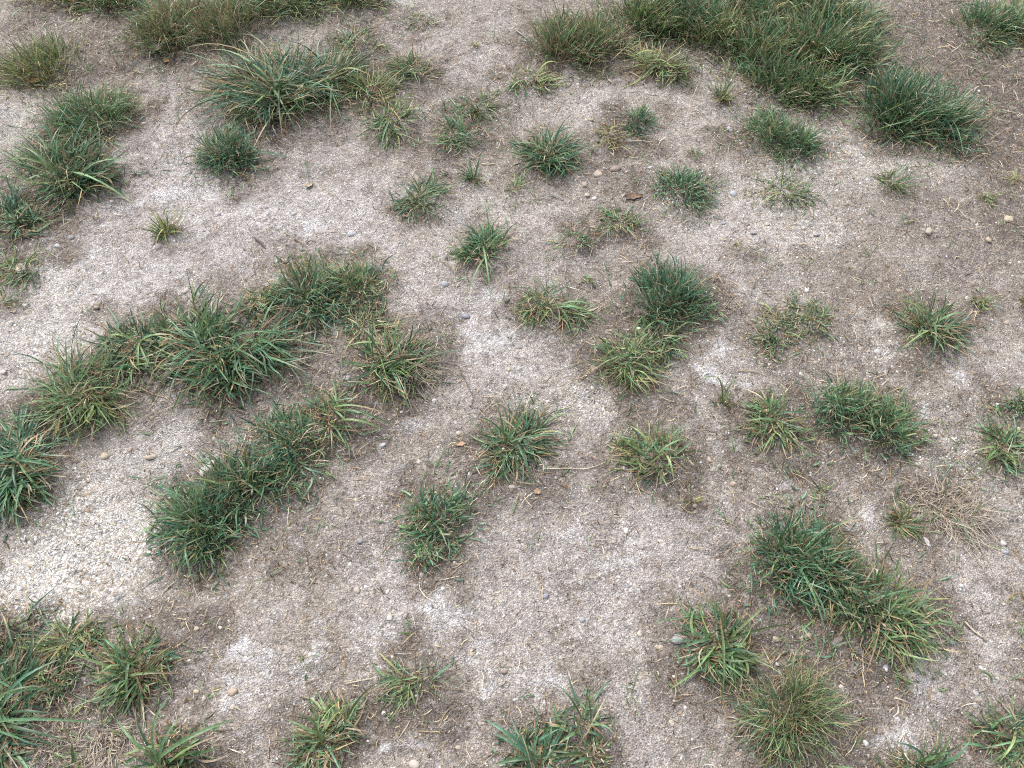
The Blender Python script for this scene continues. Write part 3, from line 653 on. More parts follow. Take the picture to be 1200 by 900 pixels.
def grains(name, n, rlo, rhi, seed, density, crumb=False):
    """small stones joined into one mesh: crooked little polyhedra half sunk in the soil"""
    rng = np.random.default_rng(seed)
    p = [scatter(n, rng)]
    for px, py, rx, ry, st in GRAV:
        if st < .5:
            continue
        k = int(n * .022 * st * (rx * ry) / 2500)
        ang, rad = rng.uniform(0, 2 * np.pi, k), np.sqrt(rng.uniform(0, 1, k)) * 1.15
        qx, qy = px + rx * rad * np.cos(ang), py + ry * rad * np.sin(ang)
        p.append(np.stack(ground_xy(qx, qy), -1))
    p = np.concatenate(p)
    n = len(p)
    d, pa, c, g = masks(p[:, 0], p[:, 1])
    keep = rng.uniform(0, 1, n) < density(d, pa, c, g, p)
    dd, pp = d, pa
    p, g = p[keep], g[keep]
    n = len(p)
    tpl = np.array([(1, 0, 0), (.25, .95, 0), (-.85, .55, 0), (-.8, -.62, 0), (.32, -.9, 0), (.35, .3, .8), (-.4, 0, .85), (.15, -.45, .75)])
    F = np.array([(0, 1, 5), (1, 2, 6), (1, 6, 5), (2, 3, 6), (3, 4, 7), (3, 7, 6), (4, 0, 7), (0, 5, 7), (5, 6, 7)])
    r = rlo * (rhi / rlo) ** (rng.uniform(0, 1, n) ** 2.0)
    a = rng.uniform(0, 2 * np.pi, n)
    el = rng.uniform(.6, 1.0, n)
    v = tpl[None] * (1 + rng.uniform(-.28, .28, (n, 8, 3)))
    vx, vy, vz = v[..., 0] * r[:, None], v[..., 1] * (r * el)[:, None], v[..., 2] * (r * rng.uniform(.55, .95, n))[:, None]
    ca, sa = np.cos(a)[:, None], np.sin(a)[:, None]
    X = p[:, 0, None] + vx * ca - vy * sa
    Y = p[:, 1, None] + vx * sa + vy * ca
    base = height(p[:, 0], p[:, 1])
    Z = base[:, None] + vz - (r * .22)[:, None]
    ci = rng.choice(len(GRAIN_COL), n, p=GRAIN_P / GRAIN_P.sum())
    cols = GRAIN_COL[ci] * rng.uniform(.7, 1.12, (n, 1)) * (1 + .14 * g[:, None])
    soil = np.array((.305, .27, .225))[None] * (1 - .5 * dd[keep] + .4 * pp[keep] + .3 * g)[:, None]
    if crumb:
        cols = soil * rng.uniform(.55, 1.15, (n, 1))
    dust = (rng.uniform(0, 1, (n, 1)) ** .8) * .7 * (1 - .6 * g[:, None])
    cols = cols * (1 - dust) + soil * dust
    cols = np.repeat(cols, 8, axis=0)
    faces = (F[None] + (np.arange(n) * 8)[:, None, None]).reshape(-1)
    me = mesh_from(name, np.stack((X, Y, Z), -1).reshape(-1, 3), faces, np.full(n * 9, 3), cols, smooth=False)
    link(name, me, M_STONE, kind="stuff", label="brown crumbs and little clods of loose soil on the ground" if crumb else "countless tiny white grey and tan stones strewn over the soil", category="soil" if crumb else "gravel")


grains("fine_gravel", 150000, .0010, .0034, 5, lambda d, pa, c, g, p: np.clip(.24 + 1.6 * fbm(p[:, 0] * 7, p[:, 1] * 7, 61, 4) ** 3 + .8 * g - .16 * pa * (1 - g), .05, 1))
grains("coarse_gravel", 12000, .0032, .0065, 6, lambda d, pa, c, g, p: np.clip(.04 + .5 * fbm(p[:, 0] * 6, p[:, 1] * 6, 67, 4) ** 3 + .40 * g, .03, 1))
grains("soil_crumbs", 60000, .0020, .0060, 8, lambda d, pa, c, g, p: np.clip(.10 + 2.2 * fbm(p[:, 0] * 8 + 3, p[:, 1] * 8, 63, 4) ** 4 + .35 * d - .2 * g, .03, 1), True)


# ------------------------------------------------------------------ blades
def blade_mesh(P, side, up, w, cols, name, ribbed):
    """P (n,S,3) centre lines, side/up (n,S,3), w (n,S) half widths, cols (n,S,3) -> one mesh of tapered blades"""
    n, S, _ = P.shape
    if ribbed:
        L, C, R = P - side * w[..., None], P - up * (w * .42)[..., None], P + side * w[..., None]
        V = np.stack((L, C, R), 2).reshape(-1, 3)
        k = 3
        c = np.stack((cols, cols * .86, cols), 2).reshape(-1, 3)
    else:
        V = np.stack((P - side * w[..., None], P + side * w[..., None]), 2).reshape(-1, 3)
        k = 2
        c = np.repeat(cols[:, :, None], 2, 2).reshape(-1, 3)
    b0 = (np.arange(n) * S * k)[:, None, None] + (np.arange(S - 1) * k)[None, :, None] + np.arange(k - 1)[None, None, :]
    q = np.stack((b0, b0 + 1, b0 + 1 + k, b0 + k), -1).reshape(-1, 4)
    return mesh_from(name, V, q.ravel(), np.full(len(q), 4), c)


def grow(n, rng, base_xy, base_z, phi, th0, bend, L, W, S, curl, twist, kink=None, lift=.002):
    """arching centre lines that never sink under the ground"""
    t = np.linspace(0, 1, S)[None]
    th = th0[:, None] + bend[:, None] * t ** 1.35
    if kink is not None:
        th = th + kink[0][:, None] * (t > kink[1][:, None])
    th = np.minimum(th, 2.5)
    ph = phi[:, None] + curl[:, None] * t
    d = np.stack((np.sin(th) * np.cos(ph), np.sin(th) * np.sin(ph), np.cos(th)), -1)
    step = (L / (S - 1))[:, None, None] * d
    P = np.concatenate((np.zeros((n, 1, 3)), np.cumsum(step[:, :-1], 1)), 1)
    P[..., 0] += base_xy[:, 0, None]
    P[..., 1] += base_xy[:, 1, None]
    P[..., 2] += base_z[:, None]
    g = height(P[..., 0], P[..., 1])
    P[:, 1:, 2] = np.maximum(P[:, 1:, 2], g[:, 1:] + lift + rng.uniform(0, .004, (n, 1)))
    tan = np.gradient(P, axis=1)
    tan /= np.linalg.norm(tan, axis=-1, keepdims=True) + 1e-9
    s0 = np.stack((-np.sin(ph), np.cos(ph), np.zeros_like(ph)), -1)
    u0 = np.cross(tan, s0)
    tw_ = twist[:, None] * t + rng.uniform(-.5, .5, (n, 1))
    side = s0 * np.cos(tw_)[..., None] + u0 * np.sin(tw_)[..., None]
    up = np.cross(tan, side)
    prof = np.interp(np.linspace(0, 1, S), [0, .12, .4, .75, .93, 1], [.62, .85, 1, .72, .3, .03])
    return P, side, up, W[:, None] * .5 * prof[None]


G_BLUE = np.array((.076, .172, .105))
G_MID = np.array((.122, .212, .084))
G_YEL = np.array((.285, .305, .115))
STRAW = np.array([(.46, .36, .21), (.37, .28, .16), (.30, .20, .11), (.52, .45, .33), (.22, .15, .095), (.34, .27, .20)])


def green(hue, n, rng):
    h = np.clip(hue + .02 + rng.normal(0, .18, n), 0, 1)[:, None]
    c = np.where(h < .5, G_BLUE + (G_MID - G_BLUE) * h * 2, G_MID + (G_YEL - G_MID) * (h * 2 - 1))
    return c * rng.uniform(.5, 1.55, (n, 1))


def blade_cols(n, S, rng, hue, dry, tips=.36):
    t = np.linspace(0, 1, S)[None, :, None]
    g = green(hue, n, rng)[:, None, :]
    foot = np.array((.20, .19, .075))[None, None]
    if rng.uniform() < .5:
        foot = foot * np.array((.75, .85, .75))
    c = foot * (1 - sstep(.0, .22, t)) + g * sstep(.0, .22, t)
    tip = STRAW[rng.integers(0, len(STRAW), n)][:, None]
    has = (rng.uniform(0, 1, n) < tips)[:, None, None]
    start = rng.uniform(.55, .95, n)[:, None, None]
    k = has * sstep(start - .08, start + .08, t)
    return c * (1 - k) + tip * k


def straw_cols(n, S, rng):
    c = STRAW[rng.integers(0, len(STRAW), n)] * rng.uniform(.65, 1.15, (n, 1))
    return np.repeat(c[:, None], S, 1) * (1 + .12 * np.sin(np.linspace(0, 5, S)))[None, :, None]


FORMS = {  # base radius share, blade length share, base tilt range, bend range, count at R = 0.1 m
    "dome": dict(fb=.64, L=.78, tilt=(.10, 1.12), bend=(.2, 1.2), n=760, w=3.5, big=14),
    "star": dict(fb=.50, L=.84, tilt=(.48, 1.5), bend=(.1, 1.1), n=225, w=4.2, big=12),
    "sprig": dict(fb=.26, L=1.2, tilt=(.3, 1.3), bend=(.2, .9), n=85, w=3.0, big=6),
    "mat": dict(fb=.66, L=.68, tilt=(.8, 1.5), bend=(.1, .7), n=190, w=3.0, big=5),
}


def tip_point(px, py, z):
    dx, dy, dz = ray(px, py)
    t = (z - CAM_H) / dz
    return np.array((dx * t, dy * t, z))


def make_tuft(i, label, px, py, Rpx, form, o):
    rng = np.random.default_rng(1000 + i)
    f = FORMS[form]
    R = Rpx * m_per_px(px, py) * (1.12 if Rpx < 46 else 1.04)
    cx, cy = ground_xy(px, py)
    cz = float(height(np.array([cx]), np.array([cy]))[0])
    hue, dry, up, wmm = o.get("hue", .4), o.get("dry", .1), o.get("up", 1.0), o.get("w", f["w"])
    el, lean, fb = o.get("el", (1, 1)), o.get("lean", (0, 0)), o.get("fb", f["fb"])
    root = link("grass_tuft", None, loc=(cx, cy, cz - .004), label=label, category="grass tuft", group="grass tufts on the bare ground")
    root.empty_display_size = .03
    org = np.array((cx, cy, cz - .004))
    n = max(7, int(f["n"] * o.get("n", 1.0) * (R / .1) ** 1.3 * (3.0 / max(wmm, 2.0)) ** (.5 if form == "dome" else .2)))
    n_dry = int(n * dry * (1.2 if form == "dome" else 1.4)) + (4 if n > 20 else 2)
    n = max(4, int(n * (1 - .95 * dry)))
    n_big = 0 if n < 6 else min(int(f["big"] * min(1.6, .55 + R / .15)), n // 2)
    # shoots: each leans its own way and has its own vigour, so that no tuft is a perfect disc
    nl = {"sprig": 4, "star": 9, "dome": 12, "mat": 9}[form]
    la = rng.uniform(0, 2 * np.pi, nl)
    lr = np.sqrt(rng.uniform(0, 1, nl)) * .85
    lv = rng.uniform(.55, 1.22, nl)                       # vigour
    lw = rng.uniform(.4, 1.5, nl)                         # share of the blades
    lw /= lw.sum()
    lt = rng.normal(0, .20, nl)                           # tilt
    lh = rng.normal(0, .16, nl)                           # hue
    lang = la + rng.normal(0, .7, nl)

    def params(k, long=1.0, wide=1.0, low=0.0, S=6, spread=1.0, free=1.0):
        j = rng.choice(nl, k, p=lw)
        sub = rng.normal(0, .30 if form != "star" else .24, (k, 2))
        q = np.stack((np.cos(la[j]) * lr[j], np.sin(la[j]) * lr[j]), -1) + sub
        stray = rng.uniform(0, 1, k) < .15                 # shoots come up outside the tuft too
        q = q * fb * R * spread * np.where(stray, rng.uniform(1.2, 2.3, k), 1.0)[:, None]
        xy = np.stack((cx + q[:, 0] * el[0], cy + q[:, 1] * el[1]), -1)
        rr = np.clip(np.hypot(q[:, 0], q[:, 1]) / (fb * R + 1e-6), 0, 1.3)
        dirx = np.cos(lang[j]) * lr[j] + sub[:, 0] * 1.1 + lean[0] * 1.6
        diry = np.sin(lang[j]) * lr[j] + sub[:, 1] * 1.1 + lean[1] * 1.6
        phi = np.arctan2(diry, dirx) + rng.normal(0, .75, k) * free
        t0, t1 = f["tilt"]
        mixr = rr / 1.15 if form in ("dome", "mat") else .35 * rr + .65 * rng.uniform(0, 1, k) ** .75
        th0 = t0 + (t1 - t0) * np.clip(.35 * rng.uniform(0, 1, k) + .65 * mixr, 0, 1) + lt[j]
        th0 = np.clip(th0, .03, 1.5) / up ** .7 + low
        b = rng.uniform(*f["bend"], k) / up ** .5
        L = f["L"] * R * rng.uniform(.42, 1.15, k) * long * lv[j] * (.68 + .32 * np.clip(th0 / 1.2, 0, 1) if form == "star" else 1.0)
        if form == "dome":
            L = L * (1.0 - .2 * np.clip(rr, 0, 1))
        L = L * np.where(stray, .55, 1.0) * np.where(rng.uniform(0, 1, k) < .35, rng.uniform(.35, .8, k), 1.0)
        L = np.clip(L, .014, .26)
        W = wmm * .00076 * rng.uniform(.55, 1.3, k) * wide
        bz = height(xy[:, 0], xy[:, 1]) - .004
        kk = (rng.uniform(.3, 1.4, k) * (rng.uniform(0, 1, k) < .2), rng.uniform(.3, .8, k))
        return grow(k, rng, xy, bz, phi, th0, b, L, W, S, rng.normal(0, .75, k), rng.normal(0, 1.0, k), kk), lh[j]

    # the mass of blades
    S = 6
    (P, side, upv, w), hj = params(n, S=S)
    ribbed = form != "dome" and wmm >= 3.4
    me = blade_mesh(P - org, side, upv, w, blade_cols(n, S, rng, hue + hj, dry), "leaf_blades", ribbed)
    link("leaf_blades", me, M_GRASS, root, kind="stuff")
    # dead stems and thatch
    k1 = n_dry
    k2 = int((n + n_dry) * (.28 if form == "dome" else 1.0)) + 6
    A, _ = params(k1, long=1.0, wide=.72, S=S)
    B, _ = params(k2, long=.55, wide=.5, low=.6, S=S, spread=1.45 if form == "dome" else 1.3, free=2.2)
    P3, s3, u3, w3 = [np.concatenate(a) for a in zip(A, B)]
    w3 = np.maximum(w3, .00045 * (w3 > w3.max(1, keepdims=True) * .4))
    cs = straw_cols(k1 + k2, S, rng)
    if dry > .7:                                          # bleached by weather
        cs = cs * .45 + np.array((.50, .45, .39)) * .6
    cs[k1:] *= rng.uniform(.4, 1.15, (k2, 1, 1))
    me = blade_mesh(P3 - org, s3, u3, w3, cs, "dry_stems", False)
    link("dry_stems", me, M_STRAW, root, kind="stuff")
    # the broad blades that can be picked out singly
    S = 9
    if n_big:
        (P, side, upv, w), hj = params(n_big, long=1.15, wide=1.25, S=S)
        C = blade_cols(n_big, S, rng, hue + .06 + hj, dry, .45) * 1.1
        for q in range(n_big):
            me = blade_mesh(P[q:q + 1] - org, side[q:q + 1], upv[q:q + 1], w[q:q + 1], C[q:q + 1], "blade", True)
            link("blade", me, M_GRASS, root)
    # long blades whose tips the photo shows: tip pixel, tip height in metres, dead or green
    for (ex, ey, ez, dead) in o.get("tips", ()):
        b0 = np.array((cx, cy, cz)) + np.append(rng.normal(0, fb * R * .25, 2), 0)
        tx_, ty_ = tip_point(ex, ey, ez)[:2]
        p1 = tip_point(ex, ey, ez + float(height(np.array([tx_]), np.array([ty_]))[0]) + .003)
        hd = np.hypot(*(p1 - b0)[:2])
        c0 = b0 + (p1 - b0) * .42
        c0[2] = max(b0[2], p1[2]) + .30 * hd + .01
        t = np.linspace(0, 1, S)[:, None]
        P = (1 - t) ** 2 * b0 + 2 * t * (1 - t) * c0 + t * t * p1
        P[1:, 2] = np.maximum(P[1:, 2], height(P[1:, 0], P[1:, 1]) + .002)
        tan = np.gradient(P, axis=0)
        tan /= np.linalg.norm(tan, axis=1, keepdims=True)
        sd = np.cross(tan, (0, 0, 1.0))
        sd /= np.linalg.norm(sd, axis=1, keepdims=True) + 1e-9
        roll = rng.normal(0, .5) + rng.normal(0, .5) * t
        u = np.cross(sd, tan)
        sd = sd * np.cos(roll) + u * np.sin(roll)
        u = np.cross(tan, sd)
        wv = wmm * .00055 * rng.uniform(.8, 1.1) * (.5 if dead else 1) * (.7 if ez > .06 else 1) * np.interp(np.linspace(0, 1, S), [0, .12, .4, .75, .93, 1], [.62, .85, 1, .72, .3, .03])
        C = straw_cols(1, S, rng) if dead else blade_cols(1, S, rng, np.array([hue + .1]), dry, .3) * 1.12
        me = blade_mesh((P - org)[None], sd[None], -u[None], wv[None], C, "blade", True)
        link("blade", me, M_STRAW if dead else M_GRASS, root)
    return root


for i, (label, px, py, R, form, o) in enumerate(T):
    make_tuft(i, label, px, py, R, form, o)


# ------------------------------------------------------------------ dead grass bits lying everywhere, thickest round the tufts
def litter(name, n, llo, lhi, wlo, whi, seed, tint, dens, label):
    rng = np.random.default_rng(seed)
    p = scatter(n, rng)
    d, pa, c, g = masks(p[:, 0], p[:, 1])
    p = p[rng.uniform(0, 1, n) < dens(d, pa)]
    n = len(p)
    S = 4
    L = llo * (lhi / llo) ** (rng.uniform(0, 1, n) ** 1.8)
    z = height(p[:, 0], p[:, 1]) + .001
    P, s, u, w = grow(n, rng, p, z, rng.uniform(0, 2 * np.pi, n), rng.uniform(1.15, 1.6, n), rng.uniform(-.2, .4, n), L, rng.uniform(wlo, whi, n), S, rng.normal(0, .8, n), rng.normal(0, .6, n), lift=.0008)
    C = straw_cols(n, S, rng) * np.array(tint)
    me = blade_mesh(P, s, u, w, C, name, False)
    link(name, me, M_STRAW, kind="stuff", label=label, category="litter")


litter("straw_litter", 46000, .006, .055, .0009, .0021, 31, (1.25, 1.28, 1.35), lambda d, pa: np.clip(.08 + .9 * d ** 1.2, 0, 1), "thin bleached bits of dead grass lying over the soil")
litter("dark_litter", 40000, .004, .026, .0009, .0022, 32, (.32, .28, .25), lambda d, pa: np.clip(.10 + .85 * d ** 1.2, 0, 1), "short dark brown rootlets and rotted grass round the tufts")

# single shoots coming up between the tufts
def shoots(n, seed):
    rng = np.random.default_rng(seed)
    p = scatter(n, rng)
    d, pa, c, g = masks(p[:, 0], p[:, 1])
    keep = rng.uniform(0, 1, n) < np.clip(.9 * d ** 1.6 * fbm(p[:, 0] * 9, p[:, 1] * 9, 44, 3) ** 1.5 * 1.8 + .006, 0, 1)
    p = p[keep]
    k = rng.integers(1, 5, len(p))
    p = np.repeat(p, k, axis=0) + rng.normal(0, .004, (int(k.sum()), 2))
    n = len(p)
    S = 5
    z = height(p[:, 0], p[:, 1]) - .002
    P, sd, u, w = grow(n, rng, p, z, rng.uniform(0, 2 * np.pi, n), rng.uniform(.3, 1.4, n), rng.uniform(.2, 1.0, n), rng.uniform(.012, .05, n), rng.uniform(.0012, .0030, n), S, rng.normal(0, .7, n), rng.normal(0, .8, n))
    me = blade_mesh(P, sd, u, w, blade_cols(n, S, rng, rng.uniform(.2, .7, n), .2, .45), "sparse_grass", False)
    link("sparse_grass", me, M_GRASS, kind="stuff", label="thin single grass shoots coming up between the tufts", category="grass")


shoots(7000, 77)

# ------------------------------------------------------------------ pebbles that can be told apart
ICO = bmesh.new()
bmesh.ops.create_icosphere(ICO, subdivisions=2, radius=1.0)
ICO_V = np.array([v.co[:] for v in ICO.verts])
ICO_F = np.array([[v.index for v in f.verts] for f in ICO.faces])
ICO.free()
PC = {"tan": (.43, .345, .25), "beige": (.55, .48, .39), "white": (.72, .70, .67), "blue": (.29, .325, .375), "pale blue": (.47, .50, .54), "grey": (.32, .33, .34), "pale grey": (.55, .54, .53), "dark": (.12, .115, .12), "orange": (.44, .315, .215),
      "red brown": (.24, .165, .13), "yellow": (.53, .43, .285), "pink": (.50, .41, .36)}


def pebble(label, px, py, dx, dy, colour, ang=0.0, seed=0, tall=.60, rough=.22, sink=.43):
    rng = np.random.default_rng(4000 + seed)
    cx, cy = ground_xy(px, py)
    mp = m_per_px(px, py)
    big = 1.12 if max(dx, dy) > 13 else 1.0
    a, b = dx * .42 * mp * big, dy * .46 * mp * big
    v = ICO_V.copy() + rng.normal(0, .05, ICO_V.shape)
    q = v * 1.7 + rng.uniform(0, 50, 3)
    nz = fbm(q[:, 0] + q[:, 2] * .7, q[:, 1] - q[:, 2] * .6, seed + 300, 2) - .5
    v = v * (1 + rough * 2.2 * nz)[:, None]
    for _ in range(9):                                   # a few broken facets
        d = rng.normal(0, 1, 3)
        d /= np.linalg.norm(d)
        lim = rng.uniform(.52, .85)
        over = np.clip(v @ d - lim, 0, None)
        v = v - over[:, None] * d * .92
    h = tall * min(a, b)
    v = v * np.array((a, b, h))
    c, s = math.cos(ang), math.sin(ang)
    v = np.stack((v[:, 0] * c - v[:, 1] * s, v[:, 0] * s + v[:, 1] * c, v[:, 2] + h * (1 - 2 * sink)), -1)
    cz = float(height(np.array([cx]), np.array([cy]))[0])
    col = np.repeat((np.array(PC[colour]) * .64 + np.array((.37, .34, .32)) * .36)[None] * rng.uniform(.85, 1.05), len(v), 0)
    me = mesh_from("pebble", v, ICO_F.ravel(), np.full(len(ICO_F), 3), col, smooth=False)
    link("pebble", me, M_STONE, loc=(cx, cy, cz), label=label, category="pebble", group="pebbles lying on the soil")


PEB = [
    ("small blue-grey pebble near the short dark domed tussock", 11, 135, 8, 7, "blue", 0),
    ("smooth blue-white pebble at the foot of a broad-bladed green tuft", 70, 292, 11, 10, "pale blue", .4),
    ("grey-blue pebble beside the smooth blue-white one", 86, 281, 10, 9, "grey", .2),
    ("white oval chip under the wide-bladed spreading tussock", 121, 266, 9, 6, "white", 0),
    ("small white chip beside the wide-bladed spreading tussock", 133, 240, 7, 6, "white", 0),
    ("grey round pebble on the pale path below the compact dark tussock", 311, 243, 8, 7, "grey", 0),
    ("pale grey flat pebble on the pale path near the small light green tuft", 255, 251, 9, 7, "pale grey", 0),
    ("pale grey angular chip on the pale path beside the grey round pebble", 345, 251, 9, 8, "pale grey", .5),
    ("large blue-grey flat pebble set in the pale path", 412, 274, 14, 10, "pale blue", .2),
    ("large tan pebble behind the ragged tuft with dead stems", 701, 203, 15, 12, "tan", .6),
    ("squarish tan pebble next to the large tan one", 685, 217, 11, 10, "tan", .1),
    ("pale beige chip below the squarish tan pebble", 688, 228, 9, 8, "beige", 0),
    ("white chip beside the pale beige chip", 696, 231, 9, 6, "white", .4),
    ("flat reddish brown stone near the large tan pebble", 722, 198, 16, 11, "red brown", 0),
    ("pale blue chip beside the rounded dark green tuft", 762, 196, 9, 7, "pale blue", 0),
    ("tan chip behind the full bluish star tuft", 693, 137, 9, 7, "tan", 0),
    ("upright blue-grey pebble beside the fine dark green mound", 855, 153, 9, 13, "blue", .1),
    ("pale blue-white pebble near the loose half-bare tuft", 859, 226, 11, 11, "pale blue", 0),
    ("small blue-grey pebble between the blue-white pebble and a flat grey one", 849, 259, 8, 9, "blue", .3),
    ("flat grey-blue pebble in gravelly soil", 882, 273, 13, 12, "grey", 0),
    ("grey pebble on gravelly soil past the loose half-bare tuft", 958, 273, 11, 9, "grey", .2),
    ("white chip in front of the loose half-bare tuft", 942, 265, 8, 6, "white", 0),
    ("beige chip in front of the loose half-bare tuft", 899, 263, 9, 8, "beige", 0),
    ("orange-tan rough pebble alone on dark soil", 1183, 256, 15, 12, "yellow", .2),
    ("beige rough pebble on dark soil between gravel and the orange-tan pebble", 1087, 274, 12, 12, "beige", 0),
    ("small tan-beige pebble below the orange-tan pebble", 1157, 283, 9, 10, "yellow", 0),
    ("narrow orange-beige chip at the foot of the big bluish tussock", 1014, 170, 7, 11, "orange", .2),
    ("round beige pebble in the small yellow-green tuft", 29, 326, 10, 10, "beige", 0),
    ("white-grey pebble below the small yellow-green tuft", 20, 363, 9, 9, "pale grey", 0),
    ("white chip beside the white-grey pebble", 33, 362, 10, 9, "white", .4),
    ("tan flat pebble on the pale path", 219, 343, 13, 9, "pink", .4),
    ("small tan pebble on the pale path", 115, 363, 9, 8, "tan", 0),
    ("pale grey pebble near the lighter spreading tuft", 88, 384, 10, 9, "pale grey", 0),
    ("tan pebble behind the lighter spreading tuft", 80, 424, 12, 9, "tan", 0),
    ("tan-pink pebble at the edge of the arc's pale soil", 5, 438, 12, 9, "pink", 0),
    ("orange-tan oval pebble beside the dark bluish tussock", 121, 533, 15, 10, "yellow", -.2),
    ("long tan flat pebble in the bare hollow", 175, 533, 19, 8, "tan", .1),
    ("small tan pebble beside the long tan flat one", 152, 526, 8, 7, "tan", 0),
    ("tan pebble behind the light green tuft at the arc's crest", 334, 307, 11, 8, "pink", 0),
    ("tan flake behind the dense clump at the arc's crest", 354, 310, 10, 7, "tan", .3),
    ("blue-grey pebble between the arc and the trailing upright tuft", 522, 336, 12, 11, "blue", .7),
    ("dark blue-grey flat pebble under the trailing blades", 545, 372, 14, 8, "blue", -.4),
    ("small blue pebble beside the matted dark clump", 465, 337, 8, 6, "blue", 0),
    ("small tan chip on whitish soil above the neat star tuft", 596, 434, 7, 8, "yellow", 0),
    ("beige pebble beside the neat star tuft", 537, 508, 9, 8, "beige", 0),
    ("beige-pink pebble behind the neat star tuft", 637, 496, 8, 8, "pink", 0),
    ("pale blue chip near the sparse tuft with brown stems", 448, 520, 12, 7, "pale blue", .2),
    ("squarish pinkish pebble below the neat star tuft", 600, 573, 10, 8, "pink", .1),
    ("white chip by the yellowish star tuft", 730, 549, 7, 7, "white", 0),
    ("white pebble behind the low green tuft", 945, 340, 10, 7, "white", 0),
    ("white-grey pebble in a small nest of gravel", 1028, 412, 12, 10, "pale grey", 0),
    ("orange-tan pebble on speckled soil by the loose spreading tuft", 832, 537, 11, 9, "orange", .3),
    ("orange-tan flat pebble nearest the loose spreading tuft's foot", 860, 564, 12, 8, "orange", 0),
    ("beige pebble at the foot of the thin yellow sprig", 813, 594, 10, 9, "beige", 0),
    ("pinkish pebble on whitish soil by the flat wide-bladed tuft", 1192, 503, 9, 8, "pink", 0),
    ("beige chip on whitish soil by the shaggy green skirt", 1097, 510, 8, 8, "beige", 0),
    ("tan pebble below the small thin star sprig", 1178, 379, 9, 8, "tan", 0),
    ("pale angular stone against the dark diagonal row", 241, 544, 16, 30, "pale grey", -.65),
    ("brown-orange rough pebble on white crust", 273, 811, 14, 12, "orange", .2),
    ("tan pebble beside the orange-hearted star", 230, 811, 10, 7, "yellow", 0),
    ("beige chip next to the tan pebble by the orange-hearted star", 240, 820, 7, 7, "beige", 0),
    ("round beige pebble below the brown-orange one", 273, 829, 9, 8, "beige", 0),
    ("small pale tan pebble near the tuft with purplish stems", 317, 828, 7, 7, "beige", 0),
    ("blue pebble at the edge of the pale gravel patch", 135, 699, 8, 8, "blue", 0),
    ("pale blue pebble near the tuft with purplish stems", 366, 821, 9, 9, "pale blue", 0),
    ("tan chip below the dark fine clump", 231, 737, 8, 7, "yellow", 0),
    ("white chip on white crust below the dark fine clump", 257, 735, 8, 6, "white", 0),
    ("pale flat pebble on tan soil between the diagonal row and the compact bright tuft", 418, 690, 13, 11, "beige", .3),
    ("pale grey pebble with a blue cast on tan soil", 457, 725, 10, 10, "pale grey", 0),
    ("angular bright blue-grey chip alone on open tan soil", 639, 699, 12, 9, "blue", .4),
    ("white-beige drop-shaped pebble on speckled soil", 734, 622, 8, 11, "white", 0),
    ("white oblong chip on open tan soil", 725, 676, 9, 6, "white", -.7),
    ("white chip below the compact bright green tuft", 519, 690, 8, 7, "white", .3),
    ("white oval chip on tan soil near the pale flat pebble", 454, 693, 6, 9, "white", -.3),
    ("yellow-tan pebble beside the largest blue-grey pebble", 775, 760, 12, 10, "yellow", .3),
    ("largest blue-grey pebble, smooth and oval", 793, 751, 19, 17, "grey", .5),
    ("yellow-beige pebble on pale soil near the vivid yellow heart", 553, 765, 8, 12, "yellow", 0),
    ("tan-grey pebble sunk in brown soil", 750, 743, 11, 11, "beige", 0),
    ("small blue pebble on pale crust near the tan-grey sunk pebble", 682, 727, 9, 8, "blue", 0),
    ("tan chip on soil past the sparse stout tuft", 787, 848, 9, 12, "tan", .3),
    ("tan-beige flat pebble between two tufts on pale soil", 537, 876, 12, 8, "tan", 0),
    ("broad beige flat stone half sunk in soil", 485, 897, 18, 11, "beige", 0),
    ("blue-grey chip beside the compact bright green tuft", 421, 632, 10, 9, "blue", 0),
    ("white chip by the small tuft with the yellow heart", 450, 836, 7, 8, "white", 0),
    ("white chip above the small tuft with the yellow heart", 460, 769, 7, 6, "white", 0),
    ("red-brown flat chip on pale crust", 590, 788, 11, 7, "red brown", 0),
    ("large dark stone between the double clump and the wiry tussock", 981, 753, 17, 14, "dark", .2),
    ("orange-brown pebble in the dark gap beside the large dark stone", 945, 747, 11, 9, "orange", 0),
    ("dull brown pebble in the dark gap behind the wiry tussock", 908, 750, 12, 10, "tan", 0),
    ("small pale grey pebble at the edge of the wiry tussock", 910, 780, 7, 7, "pale grey", 0),
    ("blue-grey pebble beside a fallen straw on pale soil", 1115, 755, 8, 9, "blue", 0),
    ("grey oval pebble between the double clump and the curly tuft", 1140, 814, 10, 10, "grey", .6),
    ("dark grey pebble below the grey oval one", 1138, 829, 9, 9, "grey", 0),
    ("white chip above the grey oval pebble", 1148, 784, 9, 8, "white", .3),
    ("white pebble on pale soil past the double clump", 1127, 686, 8, 7, "white", 0),
    ("long white chip at the edge of the bleached straw patch", 1088, 633, 7, 15, "white", .3),
    ("white flake past the bleached straw patch", 1178, 635, 9, 9, "white", .5),
    ("pale blue flat pebble past the bleached straw patch", 1180, 644, 13, 12, "pale blue", 0),
    ("beige pebble near the few long blades", 1105, 882, 9, 8, "beige", 0),
    ("white chip beside the wiry straw-topped tussock", 1012, 872, 8, 9, "white", 0),
    ("white chip below the olive half of the double clump", 1035, 787, 7, 7, "white", 0),
    ("small white chip on soil by the broad-bladed sprawling tuft", 860, 812, 8, 7, "white", 0),
    ("blue-grey pebble half hidden under the yellow-hearted tuft", 408, 446, 12, 11, "grey", 0),
]
for k, (label, px, py, dx, dy, c, a) in enumerate(PEB):
    pebble(label, px, py, dx, dy, c, a, k)


